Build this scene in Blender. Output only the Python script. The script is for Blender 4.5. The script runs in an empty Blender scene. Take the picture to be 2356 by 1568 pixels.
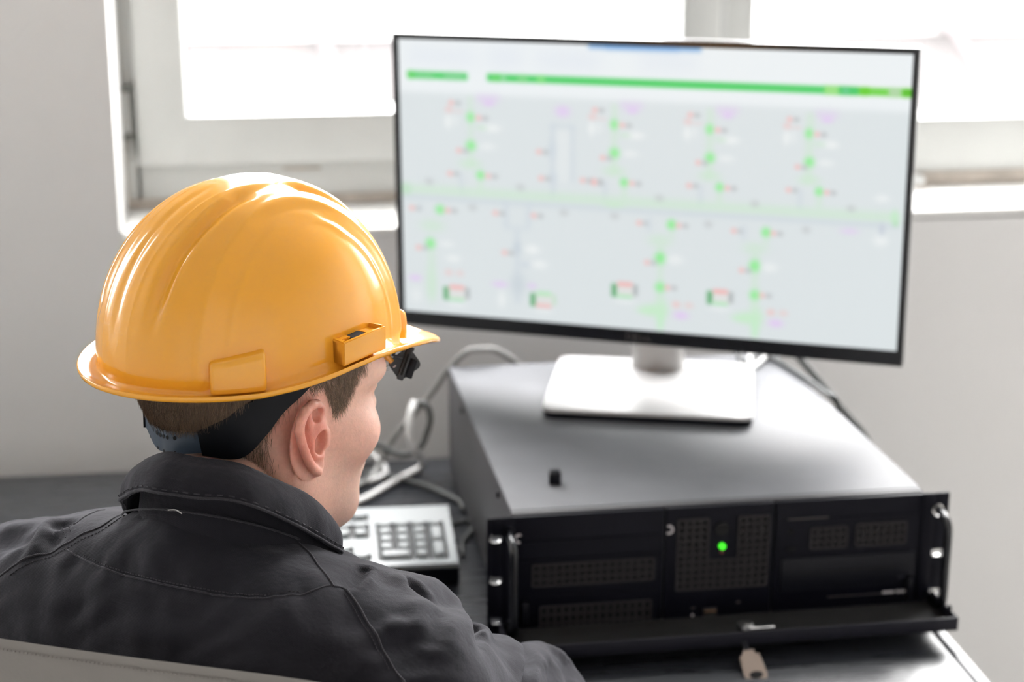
import bpy, bmesh, math, random
import numpy as np
from mathutils import Vector, Matrix
random.seed(7); RNG = np.random.default_rng(7)
PI = math.pi
SC = bpy.context.scene
COL = SC.collection

# ------------------------------------------------------------------ helpers
def rad(a): return a*PI/180.0

def link(o, parent=None):
    COL.objects.link(o)
    if parent is not None: o.parent = parent
    return o

def tag(o, label=None, cat=None, group=None, kind=None):
    if label: o['label'] = label
    if cat: o['category'] = cat
    if group: o['group'] = group
    if kind: o['kind'] = kind
    return o

def empty(name, loc=(0, 0, 0), rot=None, label=None, cat=None, group=None, kind=None):
    o = bpy.data.objects.new(name, None)
    o.empty_display_size = .05
    COL.objects.link(o)
    if rot is not None:
        o.matrix_world = Matrix.Translation(Vector(loc)) @ Matrix([list(r) for r in rot]).to_4x4()
    else:
        o.location = loc
    return tag(o, label, cat, group, kind)

def mesh_obj(name, verts, faces, mat=None, parent=None, smooth=False, auto=None):
    me = bpy.data.meshes.new(name)
    if isinstance(verts, np.ndarray) and isinstance(faces, np.ndarray):
        nv, nf, k = len(verts), len(faces), faces.shape[1]
        me.vertices.add(nv); me.vertices.foreach_set('co', np.ascontiguousarray(verts, dtype=np.float32).ravel())
        me.loops.add(nf*k); me.loops.foreach_set('vertex_index', np.ascontiguousarray(faces, dtype=np.int32).ravel())
        me.polygons.add(nf)
        me.polygons.foreach_set('loop_start', np.arange(0, nf*k, k, dtype=np.int32))
        me.polygons.foreach_set('loop_total', np.full(nf, k, dtype=np.int32))
        me.update(calc_edges=True); me.validate()
    else:
        me.from_pydata([tuple(v) for v in verts], [], [tuple(f) for f in faces]); me.update()
    if smooth: me.polygons.foreach_set('use_smooth', [True]*len(me.polygons))
    if auto is not None:
        me.polygons.foreach_set('use_smooth', [True]*len(me.polygons))
        me.set_sharp_from_angle(angle=rad(auto))
    if mat is not None: me.materials.append(mat)
    return link(bpy.data.objects.new(name, me), parent)

def bm_obj(name, bm, mat=None, parent=None, auto=30):
    me = bpy.data.meshes.new(name)
    bmesh.ops.recalc_face_normals(bm, faces=bm.faces[:])
    bm.to_mesh(me); bm.free()
    if auto is not None:
        me.polygons.foreach_set('use_smooth', [True]*len(me.polygons))
        me.set_sharp_from_angle(angle=rad(auto))
    mats = mat if isinstance(mat, (list, tuple)) else [mat]
    for m in mats:
        if m is not None: me.materials.append(m)
    return link(bpy.data.objects.new(name, me), parent)

def add_box(bm, c, s, bev=0.0, seg=2, rot=None, mi=0):
    """box centred on c with full size s, bevelled edges, rot = Matrix 3x3"""
    r = bmesh.ops.create_cube(bm, size=1.0)
    vs = r['verts']
    for v in vs: v.co = Vector((v.co.x*s[0], v.co.y*s[1], v.co.z*s[2]))
    fs = set(f for v in vs for f in v.link_faces)
    if bev > 0:
        es = list(set(e for v in vs for e in v.link_edges))
        b = bmesh.ops.bevel(bm, geom=es, offset=min(bev, min(s)*.49), segments=seg, affect='EDGES', profile=.5)
        vs = list(set(v for f in b['faces'] for v in f.verts) | set(v for v in vs if v.is_valid))
        fs = set(f for v in vs for f in v.link_faces)
    for v in vs:
        if rot is not None: v.co = rot @ v.co
        v.co += Vector(c)
    for f in fs: f.material_index = mi
    return vs

def add_cyl(bm, a, b, r, n=16, r2=None, cap=True, mi=0):
    a, b = Vector(a), Vector(b); d = b-a; L = d.length
    q = d.to_track_quat('Z', 'Y').to_matrix()
    res = bmesh.ops.create_cone(bm, cap_ends=cap, segments=n, radius1=r, radius2=r if r2 is None else r2, depth=L)
    for v in res['verts']: v.co = q @ v.co + (a+b)*.5
    for f in set(f for v in res['verts'] for f in v.link_faces): f.material_index = mi

def add_prism(bm, pts2, y0, y1, axes='xz', mi=0):
    """extrude a closed 2-D outline between y0 and y1 along the axis that is left"""
    def P(u, v, w):
        return {'xz': (u, w, v), 'xy': (u, v, w), 'yz': (w, u, v)}[axes]
    A = [bm.verts.new(P(u, v, y0)) for u, v in pts2]
    B = [bm.verts.new(P(u, v, y1)) for u, v in pts2]
    n = len(pts2); fs = [bm.faces.new(A), bm.faces.new(B[::-1])]
    for i in range(n): fs.append(bm.faces.new((A[i], B[i], B[(i+1) % n], A[(i+1) % n])))
    for f in fs: f.material_index = mi

def rrect(w, h, r, n=5, c=(0, 0)):
    pts = []
    for cx, cy, a0 in ((w/2-r, h/2-r, 0), (-w/2+r, h/2-r, 90), (-w/2+r, -h/2+r, 180), (w/2-r, -h/2+r, 270)):
        for i in range(n+1):
            a = rad(a0+90*i/n); pts.append((c[0]+cx+r*math.cos(a), c[1]+cy+r*math.sin(a)))
    return pts

def catmull(pts, n=8):
    P = [np.array(p, float) for p in pts]
    P = [2*P[0]-P[1]]+P+[2*P[-1]-P[-2]]
    out = []
    for i in range(1, len(P)-2):
        for k in range(n):
            t = k/n
            out.append(.5*((2*P[i])+(-P[i-1]+P[i+1])*t+(2*P[i-1]-5*P[i]+4*P[i+1]-P[i+2])*t*t+(-P[i-1]+3*P[i]-3*P[i+1]+P[i+2])*t**3))
    out.append(P[-2]); return np.array(out)

def tube_mesh(path, r, n=8):
    path = np.asarray(path, float); m = len(path)
    t = np.gradient(path, axis=0); t /= np.linalg.norm(t, axis=1)[:, None]+1e-12
    ref = np.array([0, 0, 1.]) if abs(t[0][2]) < .9 else np.array([1., 0, 0])
    u = np.cross(t[0], ref); u /= np.linalg.norm(u)
    rr = np.full(m, r) if np.isscalar(r) else np.asarray(r)
    V = []
    for i in range(m):
        u = u-t[i]*(u@t[i]); u /= np.linalg.norm(u)
        w = np.cross(t[i], u)
        for k in range(n):
            a = 2*PI*k/n; V.append(path[i]+rr[i]*(math.cos(a)*u+math.sin(a)*w))
    F = []
    for i in range(m-1):
        for k in range(n): F.append((i*n+k, i*n+(k+1) % n, (i+1)*n+(k+1) % n, (i+1)*n+k))
    F.append(tuple(range(n))[::-1]); F.append(tuple((m-1)*n+k for k in range(n)))
    return V, F

def tube(name, pts, r, mat, parent=None, n=8, sm=8):
    V, F = tube_mesh(catmull(pts, sm) if sm else pts, r, n)
    return mesh_obj(name, V, F, mat, parent, auto=60)

# ------------------------------------------------------------------ materials
def new_mat(name):
    m = bpy.data.materials.new(name); m.use_nodes = True
    return m, m.node_tree.nodes, m.node_tree.links, m.node_tree.nodes['Principled BSDF']

def pmat(name, col, rough=.5, metal=0., spec=.5, coat=0., coat_r=.05, noise=0., nscale=30., bump=0., bscale=200., stretch=(1, 1, 1), sheen=0., sss=0., rvar=0.):
    m, N, L, B = new_mat(name)
    B.inputs['Roughness'].default_value = rough; B.inputs['Metallic'].default_value = metal
    B.inputs['Specular IOR Level'].default_value = spec
    B.inputs['Coat Weight'].default_value = coat; B.inputs['Coat Roughness'].default_value = coat_r
    if sheen: B.inputs['Sheen Weight'].default_value = sheen; B.inputs['Sheen Roughness'].default_value = .4
    if sss:
        B.inputs['Subsurface Weight'].default_value = sss; B.inputs['Subsurface Radius'].default_value = (1, .35, .2); B.inputs['Subsurface Scale'].default_value = .006
    tc = N.new('ShaderNodeTexCoord'); mp = N.new('ShaderNodeMapping'); mp.inputs['Scale'].default_value = stretch
    L.new(tc.outputs['Object'], mp.inputs['Vector'])
    nz = N.new('ShaderNodeTexNoise'); nz.inputs['Scale'].default_value = nscale; nz.inputs['Detail'].default_value = 5
    L.new(mp.outputs['Vector'], nz.inputs['Vector'])
    cr = N.new('ShaderNodeMix'); cr.data_type = 'RGBA'
    lo = [max(0, c*(1-noise)) for c in col]; hi = [min(1, c*(1+noise)) for c in col]
    cr.inputs['A'].default_value = (*lo, 1); cr.inputs['B'].default_value = (*hi, 1)
    L.new(nz.outputs['Fac'], cr.inputs['Factor']); L.new(cr.outputs['Result'], B.inputs['Base Color'])
    if rvar:
        mr = N.new('ShaderNodeMapRange'); mr.inputs['To Min'].default_value = max(0, rough-rvar); mr.inputs['To Max'].default_value = min(1, rough+rvar)
        L.new(nz.outputs['Fac'], mr.inputs['Value']); L.new(mr.outputs['Result'], B.inputs['Roughness'])
    if bump:
        n2 = N.new('ShaderNodeTexNoise'); n2.inputs['Scale'].default_value = bscale; n2.inputs['Detail'].default_value = 3
        L.new(mp.outputs['Vector'], n2.inputs['Vector'])
        bp = N.new('ShaderNodeBump'); bp.inputs['Strength'].default_value = bump; bp.inputs['Distance'].default_value = .001
        L.new(n2.outputs['Fac'], bp.inputs['Height']); L.new(bp.outputs['Normal'], B.inputs['Normal'])
    return m

M = {}
M['wall'] = pmat('painted_plaster', (.79,.785,.775), .85, noise=.03, nscale=3, bump=.15, bscale=120)
M['ceiling'] = pmat('ceiling_paint', (.8, .8, .79), .9, noise=.02)
M['floor'] = pmat('floor_vinyl', (.50, .48, .46), .4, noise=.1, nscale=8)
M['reveal'] = pmat('white_reveal_paint', (.86, .86, .84), .6, noise=.03, nscale=12, bump=.1)
M['pvc'] = pmat('window_pvc', (.62, .63, .61), .4, noise=.05, nscale=14)
M['pvc_bead'] = pmat('window_bead', (.60, .61, .60), .35, noise=.02)
M['gasket'] = pmat('rubber_gasket', (.05, .07, .065), .6, noise=.1)
M['hinge'] = pmat('aged_hinge_metal_and_gap', (.22, .23, .21), .45, metal=.6, noise=.3, nscale=60)
M['dirt'] = pmat('grimy_sealant', (.46, .41, .36), .8, noise=.35, nscale=30)
M['desk'] = None
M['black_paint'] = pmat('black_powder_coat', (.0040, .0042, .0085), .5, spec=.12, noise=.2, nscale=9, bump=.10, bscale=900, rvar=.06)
M['side_paint'] = pmat('shaded_grey_chassis_paint', (.066, .065, .072), .5, noise=.15, nscale=7, bump=.08, bscale=700)  # same paint as the lid, darkened to carry the shade on the sides
M['lid_paint'] = pmat('lit_worn_grey_lid_paint', (.115, .119, .130), .55, spec=.4, noise=.32, nscale=13, bump=.08, bscale=700, rvar=.06)  # same paint as the chassis, lightened for window light; mottling is smudges
M['black_plastic'] = pmat('black_plastic', (.004, .0045, .008), .42, spec=.2, noise=.15, nscale=40)
M['black_gloss'] = pmat('black_gloss_bezel', (.006, .007, .010), .25, noise=.1)
M['vent_dark'] = pmat('vent_hole_dark', (.0015, .0015, .002), .9, noise=.1)
M['chrome'] = pmat('bright_steel', (.7, .7, .7), .22, metal=1., noise=.05)
M['alu'] = pmat('silver_painted_stand', (.48, .48, .48), .35, metal=.25, noise=.02, nscale=60)
M['alu_neck'] = pmat('grey_stand_neck', (.40, .39, .38), .40, metal=.8, noise=.03, nscale=60)
M['grey_dark'] = pmat('dark_grey_door', (.010,.010,.016), .5, spec=.18, noise=.12)
M['kb_top'] = pmat('keyboard_shell', (.31, .34, .35), .3, noise=.05)
M['kb_key'] = pmat('key_plastic', (.31, .34, .35), .3, noise=.06)
M['kb_well'] = pmat('key_well', (.02, .022, .02), .6, noise=.1)
M['cable_grey'] = pmat('grey_cable', (.26, .26, .25), .5, noise=.1)
M['cable_dgrey'] = pmat('dark_grey_cable', (.08, .085, .083), .5, noise=.1)
M['cable_white'] = pmat('white_cable', (.75, .75, .74), .4, noise=.04)
M['cable_black'] = pmat('black_cable', (.012, .016, .016), .4, noise=.1)
M['usb'] = pmat('usb_tongue', (.20, .12, .07), .5, noise=.1)
M['key_plastic'] = pmat('beige_key_head', (.25, .195, .16), .5, noise=.1)
M['leather'] = pmat('grey_leatherette', (.20, .185, .172), .55, noise=.06, nscale=25, bump=.25, bscale=420)
M['chair_black'] = pmat('chair_black_plastic', (.02, .02, .02), .4, noise=.1)
M['mark'] = pmat('pale_print_and_glint', (.55, .52, .54), .4, noise=.1)
M['badge'] = pmat('dim_badge_print', (.075, .068, .065), .4, noise=.1)
M['thread'] = pmat('white_thread', (.7, .68, .66), .8, noise=.05)
M['trouser'] = pmat('dark_trouser_cloth', (.022, .021, .025), .85, noise=.15, nscale=60, sheen=.2)
M['shoe'] = pmat('black_shoe_leather', (.015, .014, .013), .35, noise=.2)
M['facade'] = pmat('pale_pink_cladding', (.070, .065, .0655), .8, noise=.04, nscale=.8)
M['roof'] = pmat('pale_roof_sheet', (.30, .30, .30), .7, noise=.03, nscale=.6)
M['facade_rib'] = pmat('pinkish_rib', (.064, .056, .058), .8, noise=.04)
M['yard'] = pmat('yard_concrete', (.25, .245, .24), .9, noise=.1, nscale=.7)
M['helmet'] = pmat('yellow_hdpe_shell', (.79, .355, .026), .17, noise=.02, nscale=5, coat=.22, coat_r=.10)
M['helmet_in'] = pmat('shell_underside', (.70,.3,.02), .35, noise=.03)
M['strap'] = pmat('navy_black_strap', (.0025, .0035, .006), .5, spec=.25, noise=.2, nscale=40)
M['strap2'] = pmat('slate_blue_strap', (.035, .055, .085), .35, noise=.15, nscale=40)
M['clip'] = pmat('black_clip_plastic', (.010, .011, .014), .35, noise=.2, nscale=90)
M['led_off'] = pmat('dim_red_led', (.12, .02, .015), .3, noise=.1)

def emis(name, col, s):
    m, N, L, B = new_mat(name)
    B.inputs['Base Color'].default_value = (*col, 1)
    B.inputs['Emission Color'].default_value = (*col, 1); B.inputs['Emission Strength'].default_value = s
    tc = N.new('ShaderNodeTexNoise'); tc.inputs['Scale'].default_value = 40
    return m
M['led'] = emis('green_led', (.05, .85, .02), 1.3)

def desk_mat():
    m, N, L, B = new_mat('black_brown_desk_laminate')
    tc = N.new('ShaderNodeTexCoord'); mp = N.new('ShaderNodeMapping'); mp.inputs['Scale'].default_value = (1.2, 22, 22)
    L.new(tc.outputs['Object'], mp.inputs['Vector'])
    nz = N.new('ShaderNodeTexNoise'); nz.inputs['Scale'].default_value = 4; nz.inputs['Detail'].default_value = 7; nz.inputs['Roughness'].default_value = .65
    L.new(mp.outputs['Vector'], nz.inputs['Vector'])
    mx = N.new('ShaderNodeMix'); mx.data_type = 'RGBA'
    mx.inputs['A'].default_value = (.006, .007, .010, 1); mx.inputs['B'].default_value = (.034, .037, .044, 1)
    L.new(nz.outputs['Fac'], mx.inputs['Factor']); L.new(mx.outputs['Result'], B.inputs['Base Color'])
    mr = N.new('ShaderNodeMapRange'); mr.inputs['To Min'].default_value = .16; mr.inputs['To Max'].default_value = .42
    L.new(nz.outputs['Fac'], mr.inputs['Value']); L.new(mr.outputs['Result'], B.inputs['Roughness'])
    bp = N.new('ShaderNodeBump'); bp.inputs['Strength'].default_value = .12; bp.inputs['Distance'].default_value = .001
    L.new(nz.outputs['Fac'], bp.inputs['Height']); L.new(bp.outputs['Normal'], B.inputs['Normal'])
    return m
M['desk'] = desk_mat()

def glass_mat():
    m, N, L, B = new_mat('window_glass')
    N.remove(B)
    out = N['Material Output']
    tr = N.new('ShaderNodeBsdfTransparent'); tr.inputs['Color'].default_value = (.985, .985, .985, 1)
    gl = N.new('ShaderNodeBsdfGlossy'); gl.inputs['Roughness'].default_value = .02
    lw = N.new('ShaderNodeLayerWeight'); lw.inputs['Blend'].default_value = .5
    pw = N.new('ShaderNodeMath'); pw.operation = 'POWER'; pw.inputs[1].default_value = 5; L.new(lw.outputs['Facing'], pw.inputs[0])
    fr = N.new('ShaderNodeMath'); fr.operation = 'MULTIPLY_ADD'; fr.inputs[1].default_value = .9; fr.inputs[2].default_value = .04; L.new(pw.outputs[0], fr.inputs[0])
    mx = N.new('ShaderNodeMixShader')
    L.new(fr.outputs[0], mx.inputs['Fac']); L.new(tr.outputs['BSDF'], mx.inputs[1]); L.new(gl.outputs['BSDF'], mx.inputs[2])
    L.new(mx.outputs['Shader'], out.inputs['Surface'])
    return m
M['glass'] = glass_mat()
def cloth_mat(name, col, sheen):
    m, N, L, B = new_mat(name)
    tc = N.new('ShaderNodeTexCoord')
    nz = N.new('ShaderNodeTexNoise'); nz.inputs['Scale'].default_value = 45; nz.inputs['Detail'].default_value = 8
    L.new(tc.outputs['Object'], nz.inputs['Vector'])
    mx = N.new('ShaderNodeMix'); mx.data_type = 'RGBA'
    mx.inputs['A'].default_value = (*[c*.75 for c in col], 1); mx.inputs['B'].default_value = (*[c*1.3 for c in col], 1)
    L.new(nz.outputs['Fac'], mx.inputs['Factor']); L.new(mx.outputs['Result'], B.inputs['Base Color'])
    B.inputs['Roughness'].default_value = .85; B.inputs['Specular IOR Level'].default_value = .12
    B.inputs['Sheen Weight'].default_value = sheen; B.inputs['Sheen Roughness'].default_value = .45; B.inputs['Sheen Tint'].default_value = (.9, .9, 1, 1)
    wv = N.new('ShaderNodeTexWave'); wv.inputs['Scale'].default_value = 420; wv.inputs['Distortion'].default_value = 1.5; wv.bands_direction = 'DIAGONAL'
    L.new(tc.outputs['Object'], wv.inputs['Vector'])
    n2 = N.new('ShaderNodeTexNoise'); n2.inputs['Scale'].default_value = 140; n2.inputs['Detail'].default_value = 6
    L.new(tc.outputs['Object'], n2.inputs['Vector'])
    b1 = N.new('ShaderNodeBump'); b1.inputs['Strength'].default_value = .25; b1.inputs['Distance'].default_value = .0006
    L.new(wv.outputs['Fac'], b1.inputs['Height'])
    b2 = N.new('ShaderNodeBump'); b2.inputs['Strength'].default_value = .35; b2.inputs['Distance'].default_value = .0018
    L.new(n2.outputs['Fac'], b2.inputs['Height']); L.new(b1.outputs['Normal'], b2.inputs['Normal'])
    L.new(b2.outputs['Normal'], B.inputs['Normal'])
    return m
M['jacket'] = cloth_mat('charcoal_work_cloth', (.0130, .0126, .0160), .16)
M['seam'] = cloth_mat('charcoal_seam_cloth', (.030, .029, .033), .2)

def attr_mat(name, rough, sss=0., bump=0., bscale=900.):
    m, N, L, B = new_mat(name)
    at = N.new('ShaderNodeAttribute'); at.attribute_name = 'tone'
    nz = N.new('ShaderNodeTexNoise'); nz.inputs['Scale'].default_value = 260; nz.inputs['Detail'].default_value = 4
    tc = N.new('ShaderNodeTexCoord'); L.new(tc.outputs['Object'], nz.inputs['Vector'])
    mr = N.new('ShaderNodeMapRange'); mr.inputs['To Min'].default_value = .86; mr.inputs['To Max'].default_value = 1.14
    L.new(nz.outputs['Fac'], mr.inputs['Value'])
    mu = N.new('ShaderNodeMix'); mu.data_type = 'RGBA'; mu.blend_type = 'MULTIPLY'; mu.inputs['Factor'].default_value = 1
    L.new(at.outputs['Color'], mu.inputs['A']); L.new(mr.outputs['Result'], mu.inputs['B'])
    L.new(mu.outputs['Result'], B.inputs['Base Color'])
    B.inputs['Roughness'].default_value = rough
    if sss:
        B.inputs['Subsurface Weight'].default_value = sss; B.inputs['Subsurface Radius'].default_value = (1, .3, .15); B.inputs['Subsurface Scale'].default_value = .004
    if bump:
        n2 = N.new('ShaderNodeTexNoise'); n2.inputs['Scale'].default_value = bscale; n2.inputs['Detail'].default_value = 2
        L.new(tc.outputs['Object'], n2.inputs['Vector'])
        bp = N.new('ShaderNodeBump'); bp.inputs['Strength'].default_value = bump; bp.inputs['Distance'].default_value = .0006
        L.new(n2.outputs['Fac'], bp.inputs['Height']); L.new(bp.outputs['Normal'], B.inputs['Normal'])
    return m
M['skin'] = attr_mat('skin', .48, .35, .35, 700)
M['hair'] = attr_mat('hair_strands', .5)

def set_tone(o, cols):
    me = o.data
    a = me.color_attributes.new('tone', 'FLOAT_COLOR', 'POINT')
    c = np.ones((len(me.vertices), 4), np.float32); c[:, :3] = cols
    a.data.foreach_set('color', c.ravel())

# ------------------------------------------------------------------ surface nets on a signed distance field
def smin(a, b, k):
    h = np.maximum(k-np.abs(a-b), 0)/k
    return np.minimum(a, b)-h*h*k*.25
def smax(a, b, k): return -smin(-a, -b, k)
def ell(p, c, r, R=None):
    q = [p[i]-np.float32(c[i]) for i in range(3)]
    if R is not None: q = [R[0][i]*q[0]+R[1][i]*q[1]+R[2][i]*q[2] for i in range(3)]
    k0 = np.sqrt((q[0]/r[0])**2+(q[1]/r[1])**2+(q[2]/r[2])**2)
    k1 = np.sqrt((q[0]/r[0]**2)**2+(q[1]/r[1]**2)**2+(q[2]/r[2]**2)**2)
    return k0*(k0-1)/(k1+1e-6)
def seg_d(p, a, b):
    ba = [b[i]-a[i] for i in range(3)]; L2 = sum(x*x for x in ba)+1e-12
    pa = [p[i]-np.float32(a[i]) for i in range(3)]
    h = np.clip((pa[0]*ba[0]+pa[1]*ba[1]+pa[2]*ba[2])/L2, 0, 1)
    return np.sqrt((pa[0]-ba[0]*h)**2+(pa[1]-ba[1]*h)**2+(pa[2]-ba[2]*h)**2), h
def cap(p, a, b, ra, rb=None):
    d, h = seg_d(p, a, b); rb = ra if rb is None else rb
    return d-(ra+(rb-ra)*h)
def rbox(p, c, hs, r):
    q = [np.abs(p[i]-np.float32(c[i]))-hs[i] for i in range(3)]
    o = np.sqrt(np.maximum(q[0], 0)**2+np.maximum(q[1], 0)**2+np.maximum(q[2], 0)**2)
    return o+np.minimum(np.maximum(q[0], np.maximum(q[1], q[2])), 0)-r

def surface_nets(f, xs, ys, zs, proj=2):
    xs, ys, zs = [np.asarray(a, np.float32) for a in (xs, ys, zs)]
    P = (xs[:, None, None]+np.zeros((1, len(ys), len(zs)), np.float32), ys[None, :, None]+np.zeros((len(xs), 1, len(zs)), np.float32), zs[None, None, :]+np.zeros((len(xs), len(ys), 1), np.float32))
    D = np.asarray(f(P), np.float32); P = None
    S = D < 0
    nx, ny, nz = [n-1 for n in D.shape]
    cnt = np.zeros((nx, ny, nz), np.int8)
    for a in (0, 1):
        for b in (0, 1):
            for c in (0, 1): cnt += S[a:nx+a, b:ny+b, c:nz+c]
    act = np.argwhere((cnt > 0) & (cnt < 8))
    idx = -np.ones((nx, ny, nz), np.int64); idx[tuple(act.T)] = np.arange(len(act))
    acc = np.zeros((len(act), 3)); num = np.zeros(len(act))
    g = (xs, ys, zs)
    for ax in range(3):
        o = [d for d in range(3) if d != ax]
        for u in (0, 1):
            for v in (0, 1):
                i0 = act.copy(); i0[:, o[0]] += u; i0[:, o[1]] += v
                i1 = i0.copy(); i1[:, ax] += 1
                d0 = D[tuple(i0.T)]; d1 = D[tuple(i1.T)]
                m = (d0 < 0) != (d1 < 0)
                t = np.where(m, d0/(d0-d1+1e-20), 0)
                pt = np.stack([g[k][i0[:, k]] for k in range(3)], 1).astype(float)
                pt[:, ax] += t*(g[ax][i1[:, ax]]-g[ax][i0[:, ax]])
                acc[m] += pt[m]; num[m] += 1
    V = acc/num[:, None]
    Q = []
    for ax in range(3):
        o = [(ax+1) % 3, (ax+2) % 3]
        sl0 = [slice(None)]*3; sl1 = [slice(None)]*3
        sl0[ax] = slice(0, -1); sl1[ax] = slice(1, None)
        ch = S[tuple(sl0)] != S[tuple(sl1)]
        e = np.argwhere(ch)
        lim = [nx, ny, nz]
        ok = (e[:, o[0]] > 0) & (e[:, o[1]] > 0) & (e[:, o[0]] < lim[o[0]]) & (e[:, o[1]] < lim[o[1]])
        e = e[ok]
        ins = S[tuple(e.T)]
        q = []
        for du, dv in ((-1, -1), (0, -1), (0, 0), (-1, 0)):
            c = e.copy(); c[:, o[0]] += du; c[:, o[1]] += dv
            q.append(idx[tuple(c.T)])
        q = np.stack(q, 1)
        q[~ins] = q[~ins][:, ::-1]
        Q.append(q)
    Q = np.concatenate(Q); Q = Q[(Q >= 0).all(1)]
    fv = lambda X: np.asarray(f((X[:, 0], X[:, 1], X[:, 2])), float)
    for _ in range(proj):
        d = fv(V); G = np.zeros_like(V); h = 4e-4
        for k in range(3):
            e = np.zeros(3); e[k] = h
            G[:, k] = (fv(V+e)-fv(V-e))/(2*h)
        gn = (G**2).sum(1)
        st = np.clip(d/np.maximum(gn, .05), -.003, .003)
        V = V-G*st[:, None]*.9
    return V, Q

def vnormals(V, Q):
    n = np.cross(V[Q[:, 2]]-V[Q[:, 0]], V[Q[:, 3]]-V[Q[:, 1]])
    N = np.zeros_like(V)
    for k in range(4): np.add.at(N, Q[:, k], n)
    return N/(np.linalg.norm(N, axis=1)[:, None]+1e-12)

def frame3(yaw, pitch=0, roll=0):
    """columns: forward, left, up; yaw measured from +Y towards +X"""
    fx = np.array([math.sin(yaw), math.cos(yaw), 0]); ly = np.array([-math.cos(yaw), math.sin(yaw), 0]); uz = np.array([0, 0, 1.])
    f2 = fx*math.cos(pitch)-uz*math.sin(pitch); u2 = uz*math.cos(pitch)+fx*math.sin(pitch)
    l3 = ly*math.cos(roll)+u2*math.sin(roll); u3 = u2*math.cos(roll)-ly*math.sin(roll)
    return np.stack([f2, l3, u3], 1)
# ================================================================== CAMERA
cam_d = bpy.data.cameras.new('camera'); cam = bpy.data.objects.new('camera', cam_d); COL.objects.link(cam)
cam_d.sensor_fit = 'HORIZONTAL'; cam_d.sensor_width = 36.0; cam_d.lens = 3950/2356*36.0
cam_d.clip_start = .05; cam_d.clip_end = 200
CAM_P = Vector((-.2235, -1.5693, 1.5288))
cR, cU, cF = Vector((.99033, -.13868, .0046)), Vector((.03416, .27622, .96049)), Vector((.13447, .95102, -.27828))
cR.normalize(); cF = (cF-cR*cF.dot(cR)).normalized(); cU = cR.cross(cF)
mw = Matrix((cR, cU, -cF)).transposed().to_4x4(); mw.translation = CAM_P
cam.matrix_world = mw
cam_d.dof.use_dof = True; cam_d.dof.focus_distance = 1.23; cam_d.dof.aperture_fstop = 4.6; cam_d.dof.aperture_blades = 7
SC.camera = cam

# ================================================================== ROOM
WY = .700; X0, X1, Y0, Z1 = -2.4, 2.05, -3.4, 2.85
# window joinery coordinates (suffix N: unscaled) are enlarged about the camera position, keeping image pixels
WYN, OX0N, OX1N, OZ1N = .558, -.415, 1.72, 2.62
KW, OFW = 1.0668, Vector((.01493, .10483, -.10212))
OX0, OX1, OZ0, OZ1 = OX0N*KW+OFW.x, OX1N*KW+OFW.x, 1.054*KW+OFW.z, OZ1N*KW+OFW.z
TH = .27
BX0, BX1 = -2.32, -1.55        # opening of the added fill window, further left and unseen
def wallbox(name, boxes, mat='wall', kind='structure', extra=None):
    bm = bmesh.new()
    for a, b in boxes: add_box(bm, [(a[i]+b[i])/2 for i in range(3)], [abs(b[i]-a[i]) for i in range(3)])
    if extra: extra(bm)
    return tag(bm_obj(name, bm, M[mat], None, 30), kind=kind)
def corner_fillet(bm):
    r = .009; pts = [(OX0-.0005, OZ0-.0005)]
    cx, cz = OX0+r, OZ0+.009+r
    pts = [(OX0-.001, cz)]+[(cx+r*math.cos(rad(a)), cz+r*math.sin(rad(a))) for a in range(180, 271, 15)]+[(cx, OZ0-.001), (OX0-.001, OZ0-.001)]
    add_prism(bm, pts, WY, WY+.004, 'xz')
wallbox('wall_back', [((X0-.2, WY, 0), (BX0, WY+TH, Z1)), ((BX1, WY, 0), (OX0, WY+TH, Z1)), ((OX1, WY, 0), (X1+.2, WY+TH, Z1)), ((OX0, WY, 0), (OX1, WY+TH, OZ0)), ((OX0, WY, OZ1), (OX1, WY+TH, Z1)), ((BX0, WY, 0), (BX1, WY+TH, OZ0)), ((BX0, WY, OZ1), (BX1, WY+TH, Z1))], extra=corner_fillet)
wallbox('wall_left', [((X0-.2, Y0, 0), (X0, WY, Z1))])
wallbox('wall_right', [((X1, Y0, 0), (X1+.2, WY, Z1))])
wallbox('wall_front', [((X0-.2, Y0-.2, 0), (X1+.2, Y0, Z1))])
wallbox('floor', [((X0-.2, Y0-.2, -.1), (X1+.2, WY+TH, 0))], 'floor')
wallbox('ceiling', [((X0-.2, Y0-.2, Z1), (X1+.2, WY+TH, Z1+.1))], 'ceiling')
wallbox('baseboard_back', [((X0, WY-.012, 0), (X1, WY, .07))], 'reveal')

# window wall: reveal and sill (sill and frames are tilted to follow image lines)
TILT = Matrix.Rotation(-.0072, 3, 'Y'); PIV = Vector((0, .6, 1.0631))
def tl(p): return (PIV+TILT @ (Vector(p)-PIV))*KW+OFW
def tilt_bm(bm):
    for v in bm.verts: v.co = tl(v.co)
bm = bmesh.new()
add_box(bm, ((OX0N+OX1N)/2, (WYN+.785)/2-.001, 1.0631-.006), (OX1N-OX0N, .785-WYN+.002, .012), .004)
tilt_bm(bm)
tag(bm_obj('trim_1', bm, M['reveal']), kind='structure')
bm = bmesh.new()
V4 = [(OX0-.0005, WY-.0008, OZ0-.01), (OX0+.0015, WY-.0008, OZ0-.01), (OX0-.0055, WY+.215, OZ0-.01), (OX0-.0095, WY+.215, OZ0-.01)]
lo = [bm.verts.new(v) for v in V4]; hi = [bm.verts.new((v[0], v[1], OZ1)) for v in V4]
bm.faces.new(lo[::-1]); bm.faces.new(hi)
for i in range(4): bm.faces.new((lo[i], lo[(i+1) % 4], hi[(i+1) % 4], hi[i]))
tag(bm_obj('trim_2', bm, M['reveal']), kind='structure')

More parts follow.
